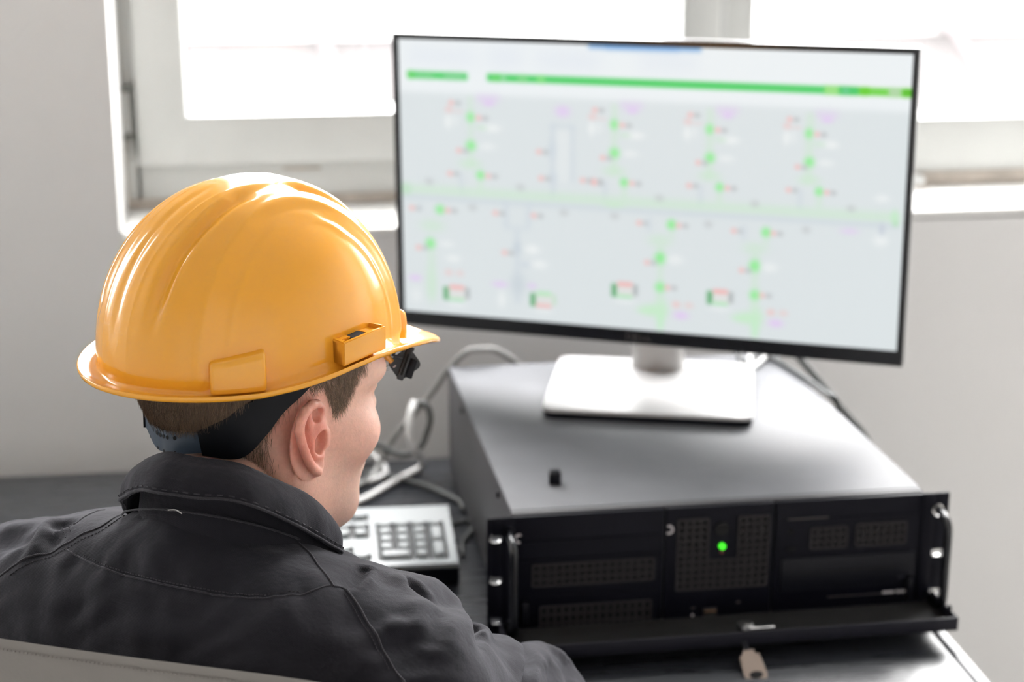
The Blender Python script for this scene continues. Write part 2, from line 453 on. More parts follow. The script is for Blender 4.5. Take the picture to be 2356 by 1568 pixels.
def ring_frame(bm, x0, x1, z0, z1, w, y0, y1, bev=.003):
    """four members around the opening x0..x1,z0..z1, w = (left,right,bottom,top)"""
    ym = (y0+y1)/2; d = y1-y0
    add_box(bm, (x0+w[0]/2, ym, (z0+z1)/2), (w[0], d, z1-z0), bev)
    add_box(bm, (x1-w[1]/2, ym, (z0+z1)/2), (w[1], d, z1-z0), bev)
    add_box(bm, ((x0+x1)/2, ym, z0+w[2]/2), (x1-x0-w[0]-w[1]+.002, d, w[2]), bev)
    add_box(bm, ((x0+x1)/2, ym, z1-w[3]/2), (x1-x0-w[0]-w[1]+.002, d, w[3]), bev)
def bead_frame(bm, x0, x1, z0, z1, w, yf, yb):
    """glazing bead: sloping face from the front edge back to the glass"""
    o = [(x0, z0), (x1, z0), (x1, z1), (x0, z1)]; i_ = [(x0+w, z0+w), (x1-w, z0+w), (x1-w, z1-w), (x0+w, z1-w)]
    A = [bm.verts.new((x, yf, z)) for x, z in o]; B = [bm.verts.new((x, yb, z)) for x, z in i_]
    A2 = [bm.verts.new((x, yb+.004, z)) for x, z in o]; B2 = [bm.verts.new((x, yb+.004, z)) for x, z in i_]
    for k in range(4):
        n = (k+1) % 4
        bm.faces.new((A[k], A[n], B[n], B[k])); bm.faces.new((A2[k], B2[k], B2[n], A2[n]))
        bm.faces.new((A[k], A2[k], A2[n], A[n])); bm.faces.new((B[k], B[n], B2[n], B2[k]))

def bead_strips(bm):
    """glazing beads of the sash: bottom and right hand strips slope back to the glass, the left one is square"""
    for q in ([(-.3325, 1.1865), (.327, 1.1865), (.3105, 1.1965), (-.3325, 1.1965)], [(.327, 1.1865), (.327, 2.486), (.3105, 2.476), (.3105, 1.1965)]):
        A = [bm.verts.new((x, (.6965 if k in ((0, 1)) else .738), z)) for k, (x, z) in enumerate(q)]
        B = [bm.verts.new((x, .742, z)) for x, z in q]; n = 4
        bm.faces.new(A); bm.faces.new(B[::-1])
        for k in range(n): bm.faces.new((A[k], B[k], B[(k+1) % n], A[(k+1) % n]))
    add_box(bm, (-.3315, .738, 1.836), (.003, .008, 1.30), .0005)
def window(name, x0, x1, zb, sash, glass):
    w = empty(name, (0, 0, 0)); tag(w, kind='structure')
    bm = bmesh.new(); sx0, sx1, sz0, sz1 = sash
    ring_frame(bm, x0, x1, zb, OZ1N-.004, (sx0-x0+.004, x1-sx1+.004, sz0-zb+.004, .05), .715, .785)
    tilt_bm(bm); tag(bm_obj('frame', bm, M['pvc'], w), kind='structure')
    return w
# --- opening sash on the left
w1 = window('window_1', -.4215, .3775, 1.0631, (-.397, .372, 1.120, 2.55), None)
bm = bmesh.new()
ring_frame(bm, -.397, .3800, 1.121, 2.55, (.066, .0530, .066, .066), .697, .765, .006); tilt_bm(bm)
bm_obj('sash', bm, M['pvc'], w1)
bm = bmesh.new(); bead_strips(bm); tilt_bm(bm); bm_obj('bead', bm, M['pvc_bead'], w1)
bm = bmesh.new(); ring_frame(bm, -.3305, .3108, 1.1962, 2.476, (.0012, .0024, .0010, .002), .735, .739, 0); tilt_bm(bm); bm_obj('gasket', bm, M['gasket'], w1)
bm = bmesh.new(); add_box(bm, (-.010, .7405, 1.836), (.646, .004, 1.29)); tilt_bm(bm); bm_obj('pane', bm, M['glass'], w1)
hg = empty('hinge', (0, 0, 0)); hg.parent = w1
bm = bmesh.new(); add_cyl(bm, (-.4085, .709, 1.166), (-.4085, .709, 1.219), .0055, 16); tilt_bm(bm); bm_obj('hinge_barrel', bm, M['pvc'], hg)
for z in (1.1605, 1.2235):
    bm = bmesh.new(); add_cyl(bm, (-.4085, .709, z-.0035), (-.4085, .709, z+.0035), .0058, 16); add_box(bm, (-.4025, .709, z), (.010, .008, .006), .0015); tilt_bm(bm); bm_obj('hinge_knuckle', bm, M['hinge'], hg)
bm = bmesh.new(); add_box(bm, (-.3985, .706, 1.185), (.0022, .014, .098), .0006); tilt_bm(bm); bm_obj('hinge_gap_strip', bm, M['hinge'], hg)  # dark strip standing in for the shaded gap beside the sash
bm = bmesh.new()
add_box(bm, (-.4165, .7135, 1.28), (.007, .004, .45), .001); add_box(bm, (-.02, .7125, 1.0705), (.79, .006, .013), .002)
add_box(bm, (-.185, .7145, 1.112), (.05, .003, .004), .001)
tilt_bm(bm); bm_obj('sealant', bm, M['dirt'], w1)
# --- fixed light on the right
w2 = window('window_2', .3775, 1.713, 1.0631, (.4258, 1.66, 1.154, 2.55), None)
bm = bmesh.new(); bead_frame(bm, .4245, 1.662, 1.153, 2.552, .013, .7145, .740); tilt_bm(bm); bm_obj('bead', bm, M['pvc_bead'], w2)
bm = bmesh.new(); add_box(bm, (1.043, .743, 1.853), (1.22, .004, 1.386)); tilt_bm(bm); bm_obj('pane', bm, M['glass'], w2)
bm = bmesh.new(); add_box(bm, (.386, .7135, 1.83), (.013, .006, 1.4), .002); tilt_bm(bm); bm_obj('cover_strip', bm, M['pvc_bead'], w2)
bm = bmesh.new(); add_box(bm, (1.045, .7125, 1.0735), (1.32, .006, .020), .003); tilt_bm(bm); bm_obj('sealant', bm, M['dirt'], w2)
# --- unseen window to the left, added as fill light for the room
w3 = empty('fill_window'); tag(w3, kind='structure')
bm = bmesh.new(); ring_frame(bm, BX0, BX1, OZ0, OZ1, (.09, .09, .12, .09), WY+.16, WY+.23, .003); bm_obj('frame', bm, M['pvc'], w3)
bm = bmesh.new(); add_box(bm, ((BX0+BX1)/2, WY+.20, (OZ0+OZ1)/2), (BX1-BX0-.14, .004, OZ1-OZ0-.16)); bm_obj('pane', bm, M['glass'], w3)
bm = bmesh.new(); add_box(bm, ((BX0+BX1)/2, WY+.08, OZ0+.005), (BX1-BX0, .16, .01), .003); bm_obj('sill', bm, M['reveal'], w3)

# small white latch lying on the sill behind the monitor
la = empty('window_latch', tl((.668, .70, 1.0631)), label='small white plastic window latch lying on the right sill beside the monitor', cat='latch')
bm = bmesh.new(); add_box(bm, (-.004, 0, .012), (.03, .022, .016), .005); bm_obj('latch_cap', bm, M['pvc_bead'], la)
bm = bmesh.new(); add_box(bm, (0, -.002, .003), (.032, .016, .006), .002); bm_obj('latch_plate', bm, M['dirt'], la)

# ================================================================== OUTSIDE
bld = empty('neighbour_building', (2, 12, -4), label='pale pink and white hall seen overexposed through the window', cat='building')
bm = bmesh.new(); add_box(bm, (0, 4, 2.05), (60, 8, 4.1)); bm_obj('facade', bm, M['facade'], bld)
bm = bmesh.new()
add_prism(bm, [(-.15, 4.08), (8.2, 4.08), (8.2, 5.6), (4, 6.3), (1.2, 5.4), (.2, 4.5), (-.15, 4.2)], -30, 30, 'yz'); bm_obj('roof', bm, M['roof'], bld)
for dx, q in ((0, [(-.3, .9), (-.08, .55), (.06, .36), (.17, .16), (.23, -.05), (.27, -.31), (.33, -.7), (.38, -1.3)]), (0, [(4.1, .62), (4.6, .34), (5.17, .13), (5.42, -.18), (5.6, -.57), (5.8, -1.2)])):
    tube('curved_pipe', [(x-2, -.22, z+4) for x, z in q], .045, M['facade_rib'], bld)
wallbox('ground', [((-60, 1.6, -4.2), (60, 60, -4))], 'yard')

# ================================================================== DESK
DX0, DX1, DY0, DY1, DZ = -1.25, .4495, -.165, .5565, .75
desk = empty('desk', ((DX0+DX1)/2, (DY0+DY1)/2, 0), label='long black-brown wood grain desk against the wall under the window', cat='desk')
dl = desk.location
bm = bmesh.new(); add_box(bm, ((DX0+DX1-.0165)/2-dl.x, (DY0+DY1)/2-dl.y, DZ-.0175), (DX1-DX0-.0165, DY1-DY0, .035), .001); bm_obj('desk_top', bm, M['desk'], desk)
bm = bmesh.new(); add_box(bm, (DX1-.008-dl.x, (DY0+DY1)/2-dl.y, DZ-.0175), (.0155, DY1-DY0, .0355), .0025); bm_obj('edge_band', bm, M['desk'], desk)
for x in (DX0+.06, DX1-.06):
    bm = bmesh.new(); add_box(bm, (x-dl.x, .2-dl.y, .3575), (.03, .6, .715), .002); bm_obj('side_panel', bm, M['desk'], desk)
bm = bmesh.new(); add_box(bm, ((DX0+DX1)/2-dl.x, .45-dl.y, .52), (DX1-DX0-.16, .018, .36), .002); bm_obj('modesty_panel', bm, M['desk'], desk)

# ================================================================== RACK SERVER
srv = empty('rack_server', (0, 0, DZ), label='black rack mount computer lying on the desk with its front door folded down', cat='computer')
srv.rotation_euler = (0, 0, rad(1.3))
SH = .1395; SW = .43; SD = .504
def sz(z): return z+SH
bm = bmesh.new()
add_box(bm, (SW/2, .006+(SD-.006)/2, .006+(SH-.006)/2), (SW, SD-.006, SH-.006), .0012)
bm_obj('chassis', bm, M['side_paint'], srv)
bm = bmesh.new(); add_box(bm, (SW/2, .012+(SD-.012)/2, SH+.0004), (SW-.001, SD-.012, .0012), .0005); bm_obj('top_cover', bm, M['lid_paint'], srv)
for x, y in ((.04, .05), (.39, .05), (.04, .45), (.39, .45)):
    bm = bmesh.new(); add_cyl(bm, (x, y, 0), (x, y, .0065), .012, 16); bm_obj('foot', bm, M['black_plastic'], srv)
for y in (.09, .37):
    bm = bmesh.new(); add_cyl(bm, (-.0025, y, SH-.012), (.001, y, SH-.012), .004, 12); bm_obj('side_screw', bm, M['black_plastic'], srv)
# front plates
def slot_plate(x0, x1):
    """rack ear with three slotted holes"""
    bm = bmesh.new()
    zs = [.008]+[sz(-.0225-.04445*k) for k in (2, 1, 0)]+[SH-.0005]
    xc = (x0+x1)/2+( -.0047 if x0 < 0 else .0047); hw, hh = .0055, .0035
    add_box(bm, ((x0+xc-hw)/2, -.0015, (zs[0]+zs[-1])/2), (xc-hw-x0, .003, zs[-1]-zs[0]), .0006)
    add_box(bm, ((x1+xc+hw)/2, -.0015, (zs[0]+zs[-1])/2), (x1-xc-hw, .003, zs[-1]-zs[0]), .0006)
    e = [zs[0]]+[v for k in (1, 2, 3) for v in (zs[k]-hh, zs[k]+hh)]+[zs[-1]]
    for k in range(0, len(e), 2): add_box(bm, (xc, -.0015, (e[k]+e[k+1])/2), (2*hw+.0004, .003, e[k+1]-e[k]), .0005)
    return bm, xc, zs[1:4]
for x0, x1 in ((-.0263, .0016), (SW-.0016, SW+.0263)):
    bm, xc, zz = slot_plate(x0, x1)
    ear = bm_obj('rack_ear', bm, M['black_paint'], srv)
    for z in zz:
        bm = bmesh.new()
        ring = rrect(.0125, .0085, .004); inn = rrect(.0102, .0062, .003)
        A = [bm.verts.new((xc+u, -.0034, z+v)) for u, v in ring]; B = [bm.verts.new((xc+u, -.0030, z+v)) for u, v in inn]
        C_ = [bm.verts.new((xc+u, .0002, z+v)) for u, v in inn]; n = len(A)
        for k in range(n):
            bm.faces.new((A[k], A[(k+1) % n], B[(k+1) % n], B[k])); bm.faces.new((B[k], B[(k+1) % n], C_[(k+1) % n], C_[k]))
        bm_obj('slot_liner', bm, M['chrome'], ear)
    hx = -.0045 if x0 < 0 else SW+.0125
    pts = [(hx, -.002, sz(-.017)), (hx, -.018, sz(-.0172)), (hx, -.031, sz(-.021)), (hx, -.036, sz(-.031)), (hx, -.036, sz(-.066)), (hx, -.036, sz(-.104)), (hx, -.031, sz(-.113)), (hx, -.018, sz(-.117)), (hx, -.002, sz(-.117))]
    tube('handle', pts, .0042, M['black_gloss'] if x0 < 0 else M['black_gloss'], srv, 12, 6)
    for z in (-.017, -.117):
        bm = bmesh.new(); add_cyl(bm, (hx, -.003, sz(z)), (hx, -.007, sz(z)), .0062, 16); bm_obj('handle_collar', bm, M['chrome' if (x0 > 0 and z > -.05) else 'black_plastic'], srv)
FY = -.0008
def panel(name, x0, x1, z0, z1, y=FY, d=.006, mat='black_paint', bev=.0008):
    bm = bmesh.new(); add_box(bm, ((x0+x1)/2, y+d/2, sz((z0+z1)/2)), (x1-x0, d, z1-z0), bev)
    return bm_obj(name, bm, M[mat], srv)
def vent(x0, x1, z0, z1, nx, nz, parent, bar=.0021, skip=None, y=FY-.0015):
    """square-hole grille: dark back plate with a lattice in front of it"""
    bm = bmesh.new(); px, pz = (x1-x0)/nx, (z1-z0)/nz
    for i in range(nx+1):
        for k in range(nz):
            if skip and (skip(i, k) and skip(i-1, k)): continue
            add_box(bm, (x0+i*px, y, sz(z0+(k+.5)*pz)), (bar, .002, pz))
    for k in range(nz+1):
        for i in range(nx):
            if skip and (skip(i, k) and skip(i, k-1)): continue
            add_box(bm, (x0+(i+.5)*px, y, sz(z0+k*pz)), (px, .002, bar))
    g = bm_obj('vent_grille', bm, M['black_plastic_grille'], parent, None)
    bm = bmesh.new()
    for i in range(nx):
        for k in range(nz):
            if skip and skip(i, k): continue
            add_box(bm, (x0+(i+.5)*px, y+.0012, sz(z0+(k+.5)*pz)), (px, .0008, pz))
    bm_obj('vent_back', bm, M['vent_dark'], parent, None)
M['black_plastic_grille'] = pmat('grille_plastic', (.030, .0275, .030), .5, spec=.2, noise=.1)  # plastic of the vent lattices
pl = panel('drive_bay_cover', .0008, .1545, -.1325, -.0015)
panel('bay_lip', .008, .150, -.0302, -.0275, FY-.0015, .003); panel('bay_lip', .008, .150, -.0495, -.0475, FY-.0015, .003); panel('bay_lip', .012, .150, -.0905, -.0885, FY-.0015, .003)
vent(.0203, .1448, -.0768, -.0540, 16, 3, pl); vent(.0285, .1430, -.1275, -.1000, 15, 3, pl)
pc = panel('fan_cover', .1565, .2695, -.1325, -.0015)
vent(.1690, .2640, -.0910, -.0146, 12, 10, pc, skip=lambda i, k: (4 <= i <= 7 and k >= 4))
pr = panel('drive_panel', .2715, .4302, -.1325, -.0015)
vent(.3093, .3478, -.0543, -.0320, 5, 3, pr); vent(.3580, .4113, -.0540, -.0305, 7, 3, pr)
panel('drive_slot', .2800, .4200, -.0232, -.0212, FY-.0012, .003); panel('pale_strip', .2832, .3271, -.0212, -.0200, FY-.0018, .001, 'badge')
panel('optical_drive', .2790, .4230, -.1010, -.0640, FY-.0022, .004, 'black_plastic'); panel('tray_slot', .300, .402, -.0810, -.0795, FY-.0028, .001, 'vent_dark')
panel('eject_button', .4050, .4135, -.0940, -.0905, FY-.0035, .0015, 'grey_dark')
panel('small_button', .2850, .2895, -.0368, -.0325, FY-.002, .002, 'vent_dark'); panel('small_button', .2840, .2935, -.0555, -.0515, FY-.002, .002, 'vent_dark')
bm = bmesh.new(); add_cyl(bm, (.2147, FY-.003, sz(-.0262)), (.2147, FY+.002, sz(-.0262)), .0072, 28); bm_obj('power_button', bm, M['vent_dark'], srv)
bm = bmesh.new(); add_cyl(bm, (.2155, FY-.0028, sz(-.0454)), (.2155, FY+.002, sz(-.0454)), .0033, 20); tag(bm_obj('power_light', bm, M['led'], srv), 'lit green power light')
bm = bmesh.new(); add_cyl(bm, (.2155, FY-.0015, sz(-.0520)), (.2155, FY+.002, sz(-.0520)), .0018, 14); bm_obj('disk_light', bm, M['led_off'], srv)
for x, a0 in ((.0060, 60), (.1594, -120)):
    V = []; F = []; n = 14      # pale crescents: glint on the round quarter turn locks, built as shapes
    for k in range(n+1):
        a = rad(a0+230*k/n); ca, sa = math.cos(a), math.sin(a)
        for r_, yy in ((.0048, -.0002), (.0048, -.0016), (.0030, -.0016), (.0030, -.0002)): V.append((x+r_*ca, FY+yy, sz(-.0242)+r_*sa))
    for k in range(n):
        for j in range(4): F.append((k*4+j, k*4+(j+1) % 4, k*4+4+(j+1) % 4, k*4+4+j))
    F += [(0, 3, 2, 1), (n*4, n*4+1, n*4+2, n*4+3)]
    mesh_obj('cam_lock_glint', V, F, M['mark'], srv, auto=40)
for z in (-.1157, -.1226):
    bm = bmesh.new(); add_box(bm, (.2055, FY-.0012, sz(z)), (.0145, .002, .0056), .0005); p = bm_obj('usb_port', bm, M['chair_black'], srv)
    bm = bmesh.new(); add_box(bm, (.2055, FY-.0024, sz(z-.0004)), (.0122, .001, .0024), .0003); bm_obj('usb_tongue', bm, M['usb'], p)
panel('reset_pin', .1860, .1885, -.1215, -.1190, FY-.0015, .002, 'mark'); panel('icon_print', .2330, .2372, -.1100, -.1078, FY-.0012, .001, 'badge')
panel('icon_print', .1850, .1900, -.1130, -.1115, FY-.0012, .001, 'badge')
# nameplate strip: pale bar followed by three round characters
panel('nameplate', .3900, .4030, -.1092, -.1066, FY-.0032, .0012, 'mark')
for k in range(3):
    V, F = [], []
    n = 16; cx = .4068+.0047*k
    for j in range(n):
        a = 2*PI*j/n
        for r_, yy in ((1, 0), (1, -.0010), (.5, -.0010), (.5, 0)): V.append((cx+.0022*r_*math.cos(a), FY-.0022+yy, sz(-.1077)+.0017*r_*math.sin(a)))
    for j in range(n):
        for i in range(4): F.append((j*4+i, j*4+(i+1) % 4, ((j+1) % n)*4+(i+1) % 4, ((j+1) % n)*4+i))
    mesh_obj('lettering', V, F, M['mark'], srv, auto=40)
panel('pale_strip', .3300, .3900, -.1092, -.1085, FY-.0032, .001, 'badge')
# folded-down door
DZs, DYf = -.1095, -.0715
door = empty('door', (0, 0, 0)); door.parent = srv
bm = bmesh.new()
add_box(bm, (.215, DYf+.0012, sz(DZs-.0062)), (.460, .0024, .0145), .0008)
add_box(bm, (-.0138, DYf/2-.002, sz(DZs-.0062)), (.0024, -.004-DYf, .0145), .0008); add_box(bm, (.4438, DYf/2-.002, sz(DZs-.0062)), (.0024, -.004-DYf, .0145), .0008)
bm_obj('door_rim', bm, M['grey_dark'], door)
bm = bmesh.new(); add_box(bm, (.215, (DYf-.004)/2, sz(DZs-.0122)), (.460, -.004-DYf, .0024), .0008)
bm_obj('door_panel', bm, M['vent_dark'], door)
bm = bmesh.new(); add_box(bm, (.4438, DYf+.02, sz(DZs+.003)), (.0024, .006, .005), .001); bm_obj('door_catch', bm, M['black_plastic'], door)
for x in (.418, .012):
    bm = bmesh.new(); add_box(bm, (x, -.006, sz(DZs+.006)), (.006, .006, .024), .001); bm_obj('door_hinge', bm, M['black_plastic'], door)
bm = bmesh.new(); add_cyl(bm, (.2235, DYf+.0105, sz(DZs-.010)), (.2235, DYf+.0105, sz(DZs+.0055)), .0072, 20)
add_cyl(bm, (.2275, DYf+.0095, sz(DZs+.0030)), (.2275, DYf+.0095, sz(DZs+.0066)), .0045, 6); add_box(bm, (.2405, DYf+.0075, sz(DZs+.0022)), (.026, .006, .0018), .0006)
bm_obj('door_lock', bm, M['chrome'], door)
# key hanging out of the lock
key = empty('lock_key', tuple(srv.matrix_basis @ Vector((.2215, DYf-.003, sz(DZs-.010)))), label='key with a beige plastic head hanging from the folded-down computer door', cat='key')
key.rotation_euler = (rad(-57), rad(-5), rad(1.3))
bm = bmesh.new(); add_box(bm, (-.0008, 0, -.001), (.0060, .0020, .022), .0006); bm_obj('key_blade', bm, M['black_plastic'], key)
out = [(-.0052, -.0085), (.0052, -.0085), (.0060, -.0125), (.0098, -.0145), (.0118, -.034)]+[(.0005+.0113*math.cos(rad(a)), -.0365-.0095*math.sin(rad(a))) for a in range(10, 171, 20)]+[(-.0108, -.034), (-.0098, -.0145), (-.0062, -.0125)]
hole = [(.0005+.0068*math.cos(rad(a))*s, -.0365+.0040*math.sin(rad(a))*s) for s in (1,) for a in range(0, 360, 24)]
V = []; F = []; no, nh = len(out), len(hole)
bm = bmesh.new()
add_prism(bm, out, -.0025, .0025, 'xz'); kh = bm_obj('key_head', bm, M['key_plastic'], key, 40)
bm = bmesh.new(); add_prism(bm, hole, -.0028, .0028, 'xz'); bm_obj('key_slot', bm, M['vent_dark'], kh, 40)
# small black cap lying on the lid
bm = bmesh.new(); add_box(bm, (0, 0, .0068), (.0128, .0115, .0135), .0014); add_box(bm, (0, 0, .0142), (.0092, .008, .002), .0008)
cp = bm_obj('rubber_cap', bm, M['black_plastic']); cp.location = srv.matrix_basis @ Vector((.0572, .079, SH+.001)); cp.rotation_euler = (0, 0, rad(-6))
tag(cp, 'small black square cap lying on top of the rack computer', 'cap')

# ================================================================== MONITOR
BZ = DZ+SH+.001
mon = empty('monitor', (.2195, .36, BZ), label='large flat monitor with a silver stand showing a green and grey control diagram', cat='monitor')
byaw = rad(-15.5)
def mloc(): return mon.location
def pose_obj(o, loc, yaw): o.matrix_basis = Matrix.Translation(Vector(loc)-mon.location) @ Matrix.Rotation(yaw, 4, 'Z')
bm = bmesh.new(); add_prism(bm, rrect(.243, .216, .014, 6), 0.0085, .0125, 'xy')
bmesh.ops.bevel(bm, geom=[e for e in bm.edges if all(v.co.z > .012 for v in e.verts)], offset=.0015, segments=2, affect='EDGES')
o = bm_obj('stand_base', bm, M['alu'], mon, 35); pose_obj(o, (.2195, .36, BZ), byaw)
bm = bmesh.new(); add_prism(bm, rrect(.241, .214, .0135, 6), 0, .0086, 'xy'); o = bm_obj('base_pad', bm, M['black_plastic'], mon, 35); pose_obj(o, (.2195, .36, BZ), byaw)
bm = bmesh.new(); add_prism(bm, rrect(.064, .040, .012, 5), .0125, .262, 'xy'); o = bm_obj('stand_neck', bm, M['alu_neck'], mon, 35); pose_obj(o, (.2445, .437, BZ), rad(-20.5))
PW, PH, PYAW = .611, .356, -.4661
PC = Vector((.1952, .3375, 1.1397)); PR = Matrix.Rotation(PYAW, 3, 'Z') @ Matrix.Rotation(-.0112, 3, 'Y')
pan = empty('display_panel', (0, 0, 0)); pan.parent = mon
pan.matrix_basis = Matrix.Translation(PC-mon.location) @ PR.to_4x4()
bl, bt, bb = .0072, .0075, .0172
bm = bmesh.new()       # bezel: four strips around the glass, local x right, y back, z up
for x0, x1, z0, z1 in ((-PW/2, -PW/2+bl, -PH/2, PH/2), (PW/2-bl, PW/2, -PH/2, PH/2), (-PW/2+bl, PW/2-bl, PH/2-bt, PH/2), (-PW/2+bl, PW/2-bl, -PH/2, -PH/2+bb)):
    add_box(bm, ((x0+x1)/2, .006, (z0+z1)/2), (x1-x0, .012, z1-z0))
bm_obj('bezel', bm, M['black_gloss'], pan, 30)
bm = bmesh.new()
add_box(bm, (0, .0155, 0), (PW+.0006, .008, PH+.0006), .002)
bm_obj('edge_trim', bm, M['alu'], pan, 30)
bm = bmesh.new(); add_box(bm, (0, .026, 0), (PW-.01, .014, PH-.01), .006); add_box(bm, (0, .038, -.01), (.40, .02, .22), .009); add_box(bm, (.005, .062, -.02), (.10, .05, .10), .006)
bm_obj('rear_housing', bm, M['black_plastic'], pan, 30)
# screen picture: a colour attribute on a fine grid, filled with the control diagram that the screen shows
SX0, SX1, SZ0, SZ1 = -PW/2+bl, PW/2-bl, -PH/2+bb, PH/2-bt
NU, NV = 560, 315
uu, vv = np.meshgrid(np.linspace(0, 1, NU), np.linspace(0, 1, NV))      # v runs from the top edge downwards
img = np.zeros((NV, NU, 3)); img[:] = (221, 228, 230)
AR = (SX1-SX0)/(SZ1-SZ0)
SOFT = .0042
def sbox(u0, v0, u1, v1, soft=SOFT):
    sm = lambda x: 1/(1+np.exp(-np.clip(x, -30, 30)))
    s = soft*.55
    return sm((uu-u0)*AR/s/1.0)*sm((u1-uu)*AR/s)*sm((vv-v0)/s)*sm((v1-vv)/s)
def paint(a, col, al=1.0):
    global img
    k = (a*al)[..., None]; img = img*(1-k)+np.array(col, float)*k
def box(u0, v0, u1, v1, col, al=1., soft=SOFT): paint(sbox(u0, v0, u1, v1, soft), col, al)
def dot(u, v, ru, rv, col, al=1.): paint(np.exp(-(((uu-u)/ru)**2+((vv-v)/rv)**2)**1.3), col, al)
GRN, LG, RED, GRY, PUR, WHT, BLU = (76, 208, 104), (205, 232, 208), (240, 190, 188), (196, 200, 202), (226, 208, 238), (236, 240, 240), (120, 170, 222)
